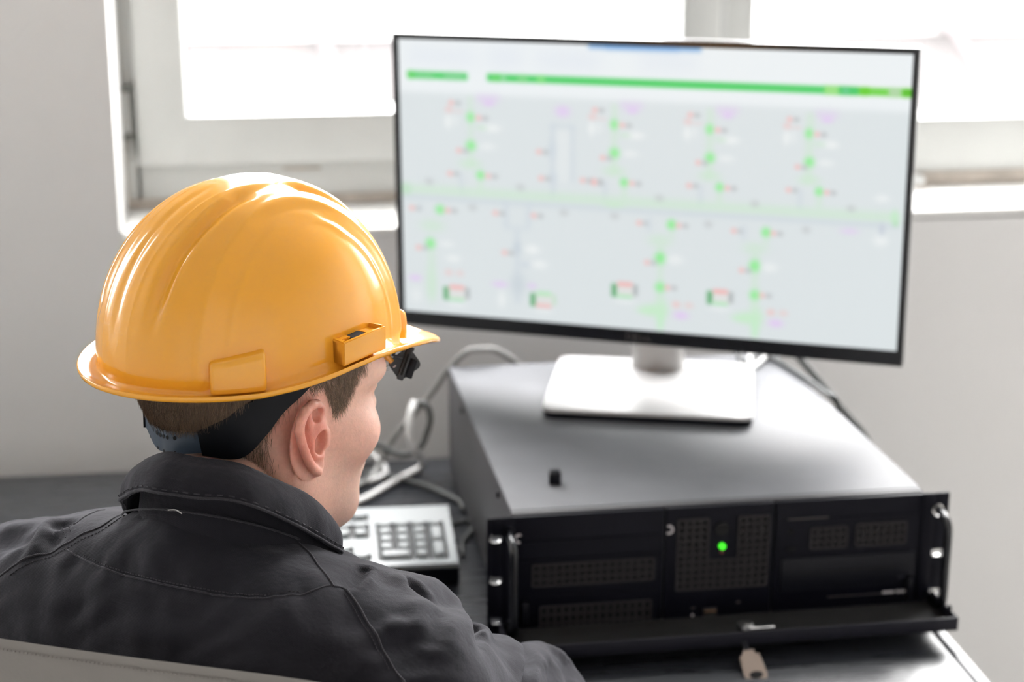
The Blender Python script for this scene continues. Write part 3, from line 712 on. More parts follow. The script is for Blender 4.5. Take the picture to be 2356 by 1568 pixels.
SCREEN_DATA = [('b',-0.1,-0.1,1.1,0.188,(237,242,244),1.0,0.01),
('b',0.019,0.0306,0.1601,0.0838,(226,232,240),0.7,0.03),
('b',0.1875,0.0186,0.2586,0.0931,(226,232,240),0.7,0.03),
('b',0.2852,0.0239,0.416,0.091,(226,232,240),0.7,0.03),
('b',0.4924,0.0201,0.602,0.0796,(226,232,240),0.7,0.03),
('b',0.3914,-0.1,0.6108,0.0138,(120,170,222),0.9,0.006),
('b',0.424,-0.1,0.5677,0.0108,(95,155,220),0.6,0.01),
('b',0.0175,0.1128,0.1441,0.1389,(76,208,104),0.95),
('b',0.1851,0.1128,0.8463,0.1389,(76,208,104),1.0),
('b',0.844,0.1128,1.0023,0.1389,(110,212,70),1.0),
('b',0.0361,0.1128,0.0727,0.1389,(150,215,160),0.5),
('b',0.096,0.1128,0.1368,0.1389,(150,215,165),0.6),
('b',0.0175,0.1128,0.0329,0.1389,(110,215,110),0.8),
('b',0.1941,0.1128,0.2137,0.1389,(120,220,110),0.5),
('b',0.2139,0.1128,0.2245,0.1389,(170,225,180),0.7),
('b',0.2478,0.1128,0.2691,0.1389,(150,220,150),0.6),
('b',0.2869,0.1128,0.3045,0.1389,(150,230,140),0.7),
('b',0.844,0.1128,0.87,0.1389,(160,228,140),0.9),
('b',0.8693,0.1128,0.9054,0.1389,(60,200,110),0.9),
('b',0.8772,0.1128,0.8874,0.1389,(120,205,160),0.6),
('b',0.9085,0.1128,0.9249,0.1389,(95,205,30),0.8),
('b',0.9591,0.1128,0.9823,0.1389,(185,215,180),0.9),
('b',0.9845,0.1128,1.0038,0.1389,(85,190,25),0.9),
('d',0.1098,0.2205,0.0073,0.0108,(243,188,186),0.697),
('d',0.1236,0.2211,0.0073,0.0108,(188,192,194),0.75),
('d',0.1041,0.2457,0.0092,0.014,(243,188,186),0.451),
('d',0.1242,0.2505,0.011,0.0078,(243,188,186),0.205),
('b',0.163,0.1906,0.2099,0.2088,(226,206,240),0.85,0.012),
('d',0.1882,0.2165,0.0126,0.0138,(226,206,240),0.9),
('b',0.1448,0.1949,0.1548,0.4429,(205,232,208),0.55,0.008),
('b',0.1466,0.1948,0.175,0.2977,(205,232,208),0.0),
('d',0.1497,0.2687,0.0091,0.0186,(130,238,135),0.697),
('d',0.167,0.2704,0.0073,0.0108,(243,188,186),0.697),
('d',0.1806,0.2709,0.0073,0.0108,(188,192,194),0.75),
('d',0.1949,0.3053,0.0181,0.0155,(238,242,242),0.85),
('d',0.1722,0.3056,0.0127,0.0124,(205,232,208),0.5),
('d',0.1018,0.2879,0.0083,0.0265,(238,242,242),0.85),
('d',0.1166,0.2836,0.0092,0.0218,(238,242,242),0.4),
('d',0.1498,0.3713,0.011,0.0188,(130,238,135),0.779),
('d',0.1248,0.3907,0.0074,0.011,(243,188,186),0.697),
('d',0.1386,0.3911,0.0074,0.011,(188,192,194),0.75),
('d',0.1836,0.3715,0.0182,0.0156,(238,242,242),0.6),
('d',0.1484,0.4373,0.0239,0.0205,(205,232,208),0.7),
('d',0.1693,0.4762,0.0092,0.0173,(130,238,135),0.779),
('d',0.1857,0.4777,0.0073,0.011,(243,188,186),0.697),
('d',0.1995,0.478,0.0073,0.011,(188,192,194),0.75),
('d',0.1046,0.4761,0.0074,0.0111,(243,188,186),0.697),
('d',0.1185,0.4763,0.0074,0.0111,(188,192,194),0.75),
('b',0.1636,0.4941,0.1744,0.5357,(205,232,208),0.6,0.008),
('b',0.1241,0.4711,0.1327,0.5495,(208,217,224),0.75,0.008),
('d',0.4053,0.2249,0.0069,0.0106,(243,188,186),0.697),
('d',0.4183,0.2255,0.0069,0.0105,(188,192,194),0.75),
('d',0.4002,0.2495,0.0087,0.0136,(243,188,186),0.451),
('d',0.4193,0.254,0.0104,0.0075,(243,188,186),0.205),
('b',0.4553,0.1958,0.4999,0.2134,(226,206,240),0.85,0.012),
('d',0.4795,0.2209,0.012,0.0135,(226,206,240),0.9),
('b',0.4381,0.2,0.4508,0.4414,(205,232,208),0.55,0.008),
('b',0.4398,0.1999,0.468,0.3,(205,232,208),0.0),
('d',0.4437,0.2718,0.0086,0.0181,(130,238,135),0.697),
('d',0.4601,0.2735,0.0069,0.0105,(243,188,186),0.697),
('d',0.473,0.2739,0.0069,0.0105,(188,192,194),0.75),
('d',0.487,0.3075,0.0171,0.0151,(238,242,242),0.85),
('d',0.4655,0.3077,0.0121,0.0121,(205,232,208),0.5),
('d',0.3986,0.2905,0.0078,0.0258,(238,242,242),0.85),
('d',0.4125,0.2863,0.0087,0.0212,(238,242,242),0.4),
('d',0.4451,0.3716,0.0104,0.0183,(130,238,135),0.779),
('d',0.4217,0.3905,0.007,0.0107,(243,188,186),0.697),
('d',0.4348,0.3909,0.007,0.0107,(188,192,194),0.75),
('d',0.4772,0.3718,0.0172,0.0152,(238,242,242),0.6),
('d',0.4446,0.4358,0.0226,0.0199,(205,232,208),0.7),
('d',0.4649,0.4737,0.0087,0.0169,(130,238,135),0.779),
('d',0.4805,0.4752,0.0069,0.0107,(243,188,186),0.697),
('d',0.4935,0.4755,0.0069,0.0107,(188,192,194),0.75),
('d',0.4037,0.4736,0.007,0.0108,(243,188,186),0.697),
('d',0.4169,0.4738,0.007,0.0108,(188,192,194),0.75),
('b',0.4598,0.4911,0.4705,0.5316,(205,232,208),0.6,0.008),
('b',0.4221,0.4687,0.4313,0.545,(208,217,224),0.75,0.008),
('d',0.5931,0.2273,0.0067,0.0104,(243,188,186),0.697),
('d',0.6057,0.2278,0.0067,0.0104,(188,192,194),0.75),
('d',0.5884,0.2514,0.0084,0.0134,(243,188,186),0.451),
('d',0.6069,0.2559,0.01,0.0074,(243,188,186),0.205),
('b',0.6411,0.1986,0.6843,0.216,(226,206,240),0.85,0.012),
('d',0.6646,0.2233,0.0115,0.0132,(226,206,240),0.9),
('b',0.6245,0.2028,0.6388,0.4399,(205,232,208),0.55,0.008),
('b',0.6262,0.2026,0.6543,0.301,(205,232,208),0.0),
('d',0.6305,0.2733,0.0083,0.0178,(130,238,135),0.697),
('d',0.6464,0.275,0.0066,0.0104,(243,188,186),0.697),
('d',0.6588,0.2754,0.0066,0.0103,(188,192,194),0.75),
('d',0.6726,0.3084,0.0165,0.0148,(238,242,242),0.85),
('d',0.6519,0.3086,0.0116,0.0119,(205,232,208),0.5),
('d',0.5872,0.2917,0.0076,0.0254,(238,242,242),0.85),
('d',0.6006,0.2876,0.0084,0.0208,(238,242,242),0.4),
('d',0.6328,0.3714,0.01,0.018,(130,238,135),0.779),
('d',0.6103,0.39,0.0067,0.0105,(243,188,186),0.697),
('d',0.623,0.3903,0.0067,0.0105,(188,192,194),0.75),
('d',0.6637,0.3716,0.0166,0.0149,(238,242,242),0.6),
('d',0.6328,0.4345,0.0218,0.0196,(205,232,208),0.7),
('d',0.6527,0.4717,0.0084,0.0166,(130,238,135),0.779),
('d',0.6678,0.4732,0.0067,0.0105,(243,188,186),0.697),
('d',0.6803,0.4734,0.0067,0.0105,(188,192,194),0.75),
('d',0.5937,0.4716,0.0068,0.0106,(243,188,186),0.697),
('d',0.6064,0.4718,0.0068,0.0106,(188,192,194),0.75),
('b',0.6479,0.4888,0.6586,0.5285,(205,232,208),0.6,0.008),
('b',0.6114,0.4668,0.6209,0.5417,(208,217,224),0.75,0.008),
('d',0.7816,0.2275,0.0065,0.0102,(243,188,186),0.697),
('d',0.7938,0.2281,0.0064,0.0102,(188,192,194),0.75),
('d',0.7773,0.2512,0.0081,0.0131,(243,188,186),0.451),
('d',0.7952,0.2556,0.0097,0.0073,(243,188,186),0.205),
('b',0.8276,0.1994,0.8695,0.2164,(226,206,240),0.85,0.012),
('d',0.8506,0.2236,0.0111,0.013,(226,206,240),0.9),
('b',0.8117,0.2035,0.8276,0.4363,(205,232,208),0.55,0.008),
('b',0.8133,0.2033,0.8413,0.2999,(205,232,208),0.0),
('d',0.8181,0.2727,0.008,0.0175,(130,238,135),0.697),
('d',0.8334,0.2744,0.0064,0.0102,(243,188,186),0.697),
('d',0.8455,0.2748,0.0064,0.0102,(188,192,194),0.75),
('d',0.859,0.3071,0.0159,0.0145,(238,242,242),0.85),
('d',0.839,0.3074,0.0112,0.0117,(205,232,208),0.5),
('d',0.7765,0.2908,0.0073,0.0249,(238,242,242),0.85),
('d',0.7894,0.2868,0.0081,0.0205,(238,242,242),0.4),
('d',0.8211,0.3691,0.0097,0.0176,(130,238,135),0.779),
('d',0.7997,0.3873,0.0065,0.0103,(243,188,186),0.697),
('d',0.8119,0.3876,0.0065,0.0103,(188,192,194),0.75),
('d',0.851,0.3693,0.016,0.0146,(238,242,242),0.6),
('d',0.8218,0.431,0.021,0.0192,(205,232,208),0.7),
('d',0.8412,0.4675,0.0081,0.0163,(130,238,135),0.779),
('d',0.8558,0.469,0.0064,0.0103,(243,188,186),0.697),
('d',0.8679,0.4692,0.0064,0.0103,(188,192,194),0.75),
('d',0.7843,0.4674,0.0065,0.0104,(243,188,186),0.697),
('d',0.7966,0.4676,0.0065,0.0104,(188,192,194),0.75),
('b',0.8368,0.4843,0.8474,0.5233,(205,232,208),0.6,0.008),
('b',0.8013,0.4627,0.8111,0.5362,(208,217,224),0.75,0.008),
('d',0.3817,0.4742,0.0071,0.0108,(243,188,186),0.697),
('d',0.3949,0.4745,0.007,0.0108,(188,192,194),0.75),
('d',0.4046,0.4812,0.007,0.0108,(243,188,186),0.697),
('d',0.4178,0.4815,0.007,0.0108,(188,192,194),0.75),
('d',0.3398,0.2344,0.0158,0.0213,(226,206,240),0.9),
('b',0.3151,0.2819,0.3258,0.5452,(208,217,224),0.8,0.008),
('b',0.3539,0.2834,0.3649,0.4821,(208,217,224),0.7,0.008),
('b',0.3151,0.2804,0.3645,0.2932,(208,217,224),0.7,0.008),
('b',0.3257,0.3009,0.3543,0.4831,(230,235,236),0.6,0.008),
('d',0.3186,0.3706,0.0089,0.0339,(208,217,224),0.8),
('d',0.3204,0.4709,0.0089,0.0218,(208,217,224),0.8),
('d',0.2919,0.3806,0.0071,0.0108,(243,188,186),0.697),
('d',0.3053,0.381,0.0071,0.0108,(188,192,194),0.75),
('d',0.2963,0.4748,0.0072,0.0109,(243,188,186),0.697),
('d',0.3097,0.4751,0.0072,0.0109,(188,192,194),0.75),
('b',0.0026,0.5255,0.9909,0.5585,(205,232,208),0.75,0.012),
('b',0.0026,0.5624,0.9909,0.5771,(208,217,224),0.95,0.008),
('d',0.0072,0.5415,0.0133,0.0225,(190,225,195),0.8),
('d',0.4453,0.5543,0.0227,0.0124,(205,232,208),0.9),
('d',0.983,0.5381,0.0079,0.0235,(190,235,195),0.7),
('d',0.9853,0.5614,0.0063,0.0118,(175,225,180),0.6),
('d',0.0595,0.5091,0.0103,0.0144,(188,192,194),0.5),
('d',0.253,0.5119,0.01,0.0141,(188,192,194),0.5),
('d',0.5353,0.5217,0.0094,0.0138,(188,192,194),0.5),
('d',0.7211,0.5219,0.0091,0.0135,(188,192,194),0.5),
('d',0.9021,0.5189,0.0088,0.0133,(188,192,194),0.5),
('d',0.1518,0.5952,0.0102,0.0144,(188,192,194),0.5),
('d',0.3429,0.5934,0.0098,0.0141,(188,192,194),0.5),
('d',0.4465,0.5945,0.0096,0.014,(188,192,194),0.5),
('d',0.6327,0.6029,0.0093,0.0138,(188,192,194),0.5),
('d',0.82,0.6012,0.009,0.0135,(188,192,194),0.5),
('d',0.9009,0.5963,0.0176,0.0134,(226,206,240),0.6),
('d',0.9575,0.4791,0.0142,0.0146,(238,242,242),0.7),
('d',0.9593,0.6222,0.0143,0.0208,(238,242,242),0.8),
('d',0.9605,0.582,0.0063,0.0207,(200,208,218),0.9),
('d',0.0818,0.6108,0.0103,0.0177,(130,238,135),0.779),
('d',0.0597,0.7394,0.0104,0.0212,(130,238,135),0.82),
('d',0.0214,0.6108,0.0076,0.0113,(243,188,186),0.697),
('d',0.0357,0.6109,0.0076,0.0113,(188,192,194),0.75),
('d',0.0987,0.6121,0.0075,0.0112,(243,188,186),0.697),
('d',0.1127,0.6122,0.0075,0.0112,(188,192,194),0.75),
('d',0.0338,0.7572,0.0076,0.0115,(243,188,186),0.697),
('d',0.0481,0.757,0.0076,0.0114,(188,192,194),0.75),
('b',0.0349,0.5917,0.0441,0.6181,(208,217,224),0.6,0.008),
('d',0.0642,0.6723,0.0264,0.0259,(205,232,208),0.6),
('b',0.0537,0.7629,0.0687,0.9499,(205,232,208),0.55,0.01),
('d',0.0598,0.8933,0.0133,0.0662,(205,232,208),0.5),
('d',0.0946,0.7368,0.0169,0.0146,(238,242,242),0.6),
('d',0.1082,0.7903,0.0169,0.0163,(238,242,242),0.7),
('d',0.0983,0.8438,0.0095,0.0131,(243,188,186),0.41),
('d',0.1228,0.8439,0.0094,0.0131,(243,188,186),0.328),
('d',0.0247,0.8732,0.0144,0.0132,(226,206,240),0.9),
('d',0.0258,0.9393,0.0135,0.0333,(238,242,242),0.5),
('b',0.2173,0.5628,0.2279,0.6616,(208,217,224),0.8,0.008),
('b',0.2646,0.5673,0.2753,0.6562,(208,217,224),0.7,0.008),
('b',0.2206,0.6545,0.2716,0.6645,(208,217,224),0.7,0.008),
('b',0.2407,0.6649,0.2508,0.9406,(208,217,224),0.8,0.008),
('d',0.2459,0.7345,0.0092,0.0257,(200,210,218),0.8),
('d',0.2632,0.7933,0.0128,0.0145,(208,217,224),0.8),
('d',0.2473,0.868,0.0166,0.0422,(205,214,220),0.9),
('d',0.2006,0.6106,0.0073,0.0111,(243,188,186),0.697),
('d',0.2143,0.6107,0.0073,0.0111,(188,192,194),0.75),
('d',0.2808,0.6113,0.0072,0.0111,(243,188,186),0.697),
('d',0.2944,0.6113,0.0072,0.011,(188,192,194),0.75),
('d',0.2192,0.7539,0.0074,0.0113,(243,188,186),0.697),
('d',0.233,0.7538,0.0073,0.0112,(188,192,194),0.75),
('d',0.277,0.7355,0.0164,0.0192,(238,242,242),0.9),
('d',0.2915,0.7897,0.0182,0.0176,(238,242,242),0.8),
('d',0.2085,0.8732,0.0167,0.013,(226,206,240),0.85),
('d',0.2767,0.8705,0.0101,0.0129,(226,206,240),0.7),
('d',0.212,0.9298,0.0093,0.0327,(238,242,242),0.7),
('d',0.4964,0.6137,0.0069,0.0108,(243,188,186),0.697),
('d',0.5094,0.6138,0.0069,0.0108,(188,192,194),0.75),
('d',0.5603,0.6127,0.0094,0.0185,(130,238,135),0.82),
('d',0.5749,0.6141,0.0068,0.0108,(243,188,186),0.697),
('d',0.5878,0.6142,0.0068,0.0107,(188,192,194),0.75),
('b',0.5118,0.5904,0.5209,0.6435,(208,217,224),0.7,0.008),
('b',0.5562,0.6301,0.5652,0.6615,(205,232,208),0.5,0.008),
('d',0.5385,0.6724,0.0241,0.0248,(205,232,208),0.6),
('b',0.5335,0.6886,0.546,0.8909,(205,232,208),0.55,0.008),
('d',0.5392,0.7346,0.0113,0.0218,(130,238,135),0.82),
('d',0.5132,0.7535,0.007,0.011,(243,188,186),0.697),
('d',0.5263,0.7534,0.007,0.0109,(188,192,194),0.75),
('d',0.5686,0.7371,0.0172,0.0187,(238,242,242),0.7),
('d',0.5402,0.8395,0.0104,0.0189,(130,238,135),0.738),
('d',0.555,0.8391,0.0069,0.011,(243,188,186),0.697),
('d',0.568,0.8389,0.0069,0.011,(188,192,194),0.75),
('d',0.5253,0.9255,0.0262,0.0223,(200,236,203),0.95),
('d',0.5095,0.9294,0.014,0.0095,(200,236,203),0.7),
('d',0.5428,0.9198,0.014,0.0413,(200,236,203),0.8),
('b',0.5359,0.9367,0.5479,0.9939,(195,238,200),0.9,0.008),
('d',0.573,0.8981,0.0087,0.0126,(243,188,186),0.574),
('d',0.5982,0.8977,0.0095,0.0126,(243,188,186),0.369),
('d',0.583,0.9362,0.0156,0.0158,(226,206,240),1.0),
('d',0.6828,0.6201,0.0067,0.0107,(243,188,186),0.697),
('d',0.6954,0.6201,0.0067,0.0106,(188,192,194),0.75),
('d',0.7445,0.619,0.0091,0.0182,(130,238,135),0.82),
('d',0.7587,0.6204,0.0066,0.0106,(243,188,186),0.697),
('d',0.7711,0.6204,0.0066,0.0106,(188,192,194),0.75),
('b',0.6975,0.5971,0.7067,0.6493,(208,217,224),0.7,0.008),
('b',0.7407,0.6361,0.7496,0.667,(205,232,208),0.5,0.008),
('d',0.724,0.6777,0.0233,0.0244,(205,232,208),0.6),
('b',0.7193,0.6936,0.733,0.8925,(205,232,208),0.55,0.008),
('d',0.7251,0.7389,0.0109,0.0215,(130,238,135),0.82),
('d',0.7002,0.7575,0.0067,0.0108,(243,188,186),0.697),
('d',0.7129,0.7574,0.0067,0.0108,(188,192,194),0.75),
('d',0.7536,0.7414,0.0166,0.0184,(238,242,242),0.7),
('d',0.727,0.842,0.0101,0.0186,(130,238,135),0.738),
('d',0.7413,0.8416,0.0067,0.0108,(243,188,186),0.697),
('d',0.7539,0.8414,0.0067,0.0108,(188,192,194),0.75),
('d',0.7133,0.9265,0.0253,0.0219,(200,236,203),0.95),
('d',0.6981,0.9303,0.0135,0.0094,(200,236,203),0.7),
('d',0.7301,0.9209,0.0135,0.0406,(200,236,203),0.8),
('b',0.7237,0.9375,0.7357,0.9937,(195,238,200),0.9,0.008),
('d',0.7592,0.8996,0.0084,0.0124,(243,188,186),0.574),
('d',0.7835,0.8992,0.0092,0.0124,(243,188,186),0.369),
('d',0.7692,0.937,0.015,0.0156,(226,206,240),1.0),
('b',0.0902,0.8974,0.1408,0.9414,(226,226,224),0.9),
('b',0.0864,0.8979,0.0973,0.9475,(98,172,116),0.95),
('b',0.0997,0.8896,0.1317,0.9049,(243,180,178),0.95),
('b',0.0974,0.9376,0.1313,0.9493,(176,230,186),0.95),
('b',0.1336,0.8964,0.1427,0.9379,(170,178,180),0.9),
('d',0.1142,0.965,0.0227,0.0099,(238,242,242),0.5),
('b',0.4452,0.8381,0.4933,0.8808,(226,226,224),0.9),
('b',0.4417,0.8386,0.4526,0.8865,(98,172,116),0.95),
('b',0.454,0.8306,0.4842,0.8456,(243,178,176),0.95),
('b',0.4526,0.8769,0.4845,0.8884,(176,232,184),0.95),
('b',0.4859,0.8374,0.495,0.8774,(170,178,180),0.9),
('d',0.4687,0.9034,0.0212,0.0096,(238,242,242),0.5),
('b',0.637,0.8389,0.6837,0.8808,(226,226,224),0.9),
('b',0.6335,0.8394,0.6445,0.8864,(98,172,116),0.95),
('b',0.6454,0.8315,0.6746,0.8462,(243,178,176),0.95),
('b',0.6444,0.877,0.6753,0.8882,(176,232,184),0.95),
('b',0.6762,0.8382,0.6853,0.8774,(170,178,180),0.9),
('d',0.6602,0.9029,0.0204,0.0094,(238,242,242),0.5),
('b',0.2767,0.8964,0.326,0.9397,(226,226,224),0.9),
('b',0.273,0.8969,0.284,0.9457,(98,172,116),0.95),
('b',0.2859,0.8887,0.3169,0.9038,(180,232,186),0.95),
('b',0.284,0.9359,0.3169,0.9475,(243,184,182),0.95),
('b',0.3187,0.8954,0.3278,0.9362,(200,225,205),0.9),
('d',0.3004,0.9628,0.0219,0.0098,(238,242,242),0.5)]
for it in SCREEN_DATA:
    k = it[0]
    if k == 'b': box(*it[1:5], it[5], it[6], it[7] if len(it) > 7 else SOFT)
    else: dot(*it[1:5], it[5], it[6])
lin = np.where(img/255 <= .04045, img/255/12.92, ((img/255+.055)/1.055)**2.4)
XX = SX0+(SX1-SX0)*uu; ZZ = SZ1-(SZ1-SZ0)*vv
SV = np.stack([XX, np.full_like(XX, .0032), ZZ], -1).reshape(-1, 3)
ii = np.arange((NV-1)*NU).reshape(NV-1, NU)[:, :-1].ravel()
SF = np.stack([ii, ii+NU, ii+NU+1, ii+1], 1)
def screen_mat():
    m, N, L, B = new_mat('lit_screen')
    at = N.new('ShaderNodeAttribute'); at.attribute_name = 'picture'
    B.inputs['Base Color'].default_value = (.01, .01, .012, 1); B.inputs['Roughness'].default_value = .45
    L.new(at.outputs['Color'], B.inputs['Emission Color']); B.inputs['Emission Strength'].default_value = .97
    return m
scr = mesh_obj('screen', SV, SF, screen_mat(), pan)
ca = scr.data.color_attributes.new('picture', 'FLOAT_COLOR', 'POINT')
cc = np.ones((NV*NU, 4), np.float32); cc[:, :3] = lin.reshape(-1, 3); ca.data.foreach_set('color', cc.ravel())
# maker's mark on the lower bezel: four dim letters D E L L as tiny bars
def bar(bm, x0, z0, x1, z1): add_box(bm, ((x0+x1)/2, -.0004, (z0+z1)/2), (max(abs(x1-x0), .0011), .0008, max(abs(z1-z0), .0011)))
lz = -PH/2+bb/2; lx = -.0135; hgt = .0036
bm = bmesh.new()
bar(bm, lx-.001, lz-hgt, lx-.001, lz+hgt); bar(bm, lx, lz+hgt, lx+.003, lz+hgt); bar(bm, lx, lz-hgt, lx+.003, lz-hgt); bar(bm, lx+.0045, lz-hgt+.0012, lx+.0045, lz+hgt-.0012)
e0 = lx+.0085
for zz in (-hgt, 0, hgt): bar(bm, e0, lz+zz, e0+.0045, lz+zz)
bar(bm, e0-.0006, lz-hgt, e0-.0006, lz+hgt)
for l0 in (lx+.0165, lx+.0235): bar(bm, l0, lz-hgt, l0, lz+hgt); bar(bm, l0, lz-hgt, l0+.0042, lz-hgt)
bm_obj('badge', bm, M['badge'], pan, 30)

# ================================================================== KEYBOARD
KL, KD = .448, .152
kb = empty('keyboard', (-.0375, .1465, DZ), label='light grey full size keyboard on the desk left of the rack computer', cat='keyboard')
kb.rotation_euler = (0, 0, rad(-1.5))
KT = lambda y: .0265+.0085*y/KD          # height of the shell top at depth y
bm = bmesh.new()
prof = [(.003, .0), (KD, .0), (KD, KT(KD)-.004), (KD-.004, KT(KD)-.001), (.0, KT(0)-.003), (0, .004)]
add_prism(bm, prof, -KL, 0, 'yz'); bmesh.ops.bevel(bm, geom=bm.edges[:], offset=.0025, segments=2, affect='EDGES')
bm_obj('base_shell', bm, M['black_plastic'], kb, 35)
def ktop(bm, x0, x1, y0, y1, h0, h1, ins=0., bev=0., mi=0):
    """block on the sloping keyboard top"""
    v = [bm.verts.new((x, y, KT(y)+h0)) for x, y in ((x0, y0), (x1, y0), (x1, y1), (x0, y1))]
    t = [bm.verts.new((x, y, KT(y)+h1)) for x, y in ((x0+ins, y0+ins), (x1-ins, y0+ins), (x1-ins, y1-ins*.6), (x0+ins, y1-ins*.6))]
    fs = [bm.faces.new(v[::-1]), bm.faces.new(t)]+[bm.faces.new((v[i], v[(i+1) % 4], t[(i+1) % 4], t[i])) for i in range(4)]
    if bev: bmesh.ops.bevel(bm, geom=list({e for f in fs for e in f.edges}), offset=bev, segments=2, affect='EDGES')
U = .0190
NX = -.0105-4*U               # left edge of the number pad
AX = NX-.0085-3*U             # left edge of the arrow block
MX = AX-.0075-15*U            # left edge of the main block
RY = [.0125+U*k for k in range(5)]+[.0125+5*U+.007]
wells = [(NX, NX+4*U, RY[0], RY[4]+U), (AX, AX+3*U, RY[3], RY[4]+U), (AX, AX+3*U, RY[5], RY[5]+U), (AX, AX+3*U, RY[0], RY[0]+U), (AX+U, AX+2*U, RY[1], RY[1]+U), (MX, MX+15*U, RY[0], RY[4]+U), (MX, MX+U, RY[5], RY[5]+U), (MX+2*U, MX+15*U, RY[5], RY[5]+U)]
bm = bmesh.new()        # top shell built as strips around the wells
ys = sorted({0.001, KD-.002}|{v for w in wells for v in (w[2], w[3])})
for a, b in zip(ys[:-1], ys[1:]):
    ym = (a+b)/2
    if b-a < 1e-5: continue
    cut = sorted([(w[0]-.001, w[1]+.001) for w in wells if w[2]-.0002 < ym < w[3]+.0002])
    x = -KL+.001
    for c0, c1 in cut:
        if c0 > x+1e-4: ktop(bm, x, c0, a, b, -.004, .0012)
        x = max(x, c1)
    ktop(bm, x, -.001, a, b, -.004, .0012)
bm_obj('top_plate', bm, M['kb_top'], kb, None)
bm = bmesh.new()
for w in wells: ktop(bm, w[0]-.0012, w[1]+.0012, w[2]-.0008, w[3]+.0008, -.0042, -.0030)
bm_obj('key_well', bm, M['kb_well'], kb, None)
def keycap(x, y, w=1., h=1.):
    bm = bmesh.new(); g = .0017
    ktop(bm, x+g, x+w*U-g, y+g, y+h*U-g, -.0028, .0062, .0026, .0010)
    bm_obj('key', bm, M['kb_key'], kb, 50)
for r in range(5):
    for c in range(3):
        if r == 0 and c == 0: keycap(NX, RY[0], 2)
        elif r == 0 and c == 1: continue
        else: keycap(NX+c*U, RY[r])
keycap(NX+3*U, RY[0], 1, 2); keycap(NX+3*U, RY[2], 1, 2); keycap(NX+3*U, RY[4])
for r in (3, 4, 5):
    for c in range(3): keycap(AX+c*U, RY[r])
for c in range(3): keycap(AX+c*U, RY[0])
keycap(AX+U, RY[1])
for r, ws in ((4, [1]*13+[2]), (3, [1.5]+[1]*12+[1.5]), (2, [1.75]+[1]*11+[2.25]), (1, [2.25]+[1]*10+[2.75]), (0, [1.25]*3+[6.25]+[1.25]*4)):
    x = MX
    for w in ws: keycap(x, RY[r], w); x += w*U
for c in [0]+[2+k+.5*((k)//4) for k in range(12)]: keycap(MX+c*U, RY[5])

# ================================================================== CABLES
def cable(name, pts, r, mat, label, cat='cable'):
    o = tube(name, pts, r, M[mat], None, 10, 10); return tag(o, label, cat)
zt = DZ
cable('monitor_cable', [(.10, .528, .86), (.078, .530, .886), (.051, .521, .9055), (.031, .512, .910), (.012, .508, .908), (-.010, .512, .886), (-.030, .512, .858), (-.047, .510, .838), (-.066, .508, .818), (-.080, .508, .800), (-.094, .508, .776), (-.104, .500, .7605), (-.12, .47, zt+.0045), (-.16, .43, zt+.0043)], .0042, 'cable_grey', 'grey cable drooping from behind the rack computer down to the desk')
cable('looped_cable', [(-.052, .500, .846), (-.040, .498, .842), (-.036, .495, .825), (-.042, .49, .806), (-.050, .485, .792), (-.069, .482, .784), (-.088, .484, .788), (-.103, .487, .797), (-.125, .49, .803), (-.15, .492, .79), (-.17, .48, .765), (-.185, .47, zt+.0040)], .0038, 'cable_dgrey', 'dark grey cable looping in front of the wall left of the rack computer')
cable('network_cable', [(-.0555, .500, .8475), (-.062, .486, .838), (-.0655, .474, .822), (-.064, .468, .807), (-.056, .470, .790), (-.047, .492, .772), (-.048, .508, zt+.006), (-.056, .500, zt+.0045), (-.074, .478, zt+.0045), (-.095, .450, zt+.0045), (-.128, .407, zt+.0045), (-.16, .386, zt+.0045), (-.22, .39, zt+.0045), (-.30, .43, zt+.0045)], .0044, 'cable_white', 'white cable bending down to the desk behind the keyboard')
cable('curled_cable', [(-.19, .505, zt+.012), (-.15, .535, zt+.022), (-.118, .545, zt+.018), (-.100, .532, zt+.008), (-.0935, .512, zt+.004), (-.097, .492, zt+.004), (-.112, .474, zt+.004), (-.14, .462, zt+.004), (-.17, .47, zt+.004)], .0036, 'cable_white', 'white cable curling on the desk close to the wall')
cable('power_lead', [(-.12, .50, zt+.0036), (-.10, .488, zt+.0036), (-.072, .472, zt+.0036), (-.044, .441, zt+.0036), (-.022, .408, zt+.0036), (-.010, .385, zt+.0036), (-.009, .36, zt+.0036)], .0033, 'cable_dgrey', 'dark lead lying flat on the desk between wall and keyboard')
cable('keyboard_cable', [(-.075, .296, zt+.012), (-.060, .302, zt+.012), (-.040, .312, zt+.007), (-.022, .322, zt+.003), (-.0085, .327, zt+.003), (-.0040, .318, zt+.003), (-.0052, .303, zt+.003), (-.0105, .287, zt+.003), (-.0190, .268, zt+.003), (-.0235, .250, zt+.003), (-.0245, .225, zt+.003)], .0024, 'cable_dgrey', 'thin keyboard cable curling between keyboard and rack computer')
lz_ = DZ+SH+.002
cable('display_cable', [(.33, .47, .99), (.352, .492, .935), (.360, .492, lz_+.012), (.3615, .470, lz_+.004), (.368, .462, lz_+.004), (.385, .480, lz_+.003), (.404, .480, lz_+.003), (.417, .418, lz_+.003), (.4245, .366, lz_+.003), (.4275, .330, lz_+.003), (.4330, .312, lz_+.0025), (.4365, .308, .880), (.438, .31, .84), (.440, .33, .79), (.441, .36, zt+.004), (.440, .40, zt+.0035)], .0032, 'cable_black', 'black cable crossing the lid and dropping over the right edge of the rack computer')
cable('power_cable', [(.40, .505, .95), (.418, .500, .918), (.437, .487, .898), (.452, .470, .880), (.470, .452, .858), (.492, .440, .830), (.517, .430, .800), (.54, .425, .75), (.555, .43, .66), (.56, .46, .5), (.56, .50, .25), (.56, .52, .02)], .0046, 'cable_dgrey', 'dark grey power cable hanging down between the desk end and the wall')
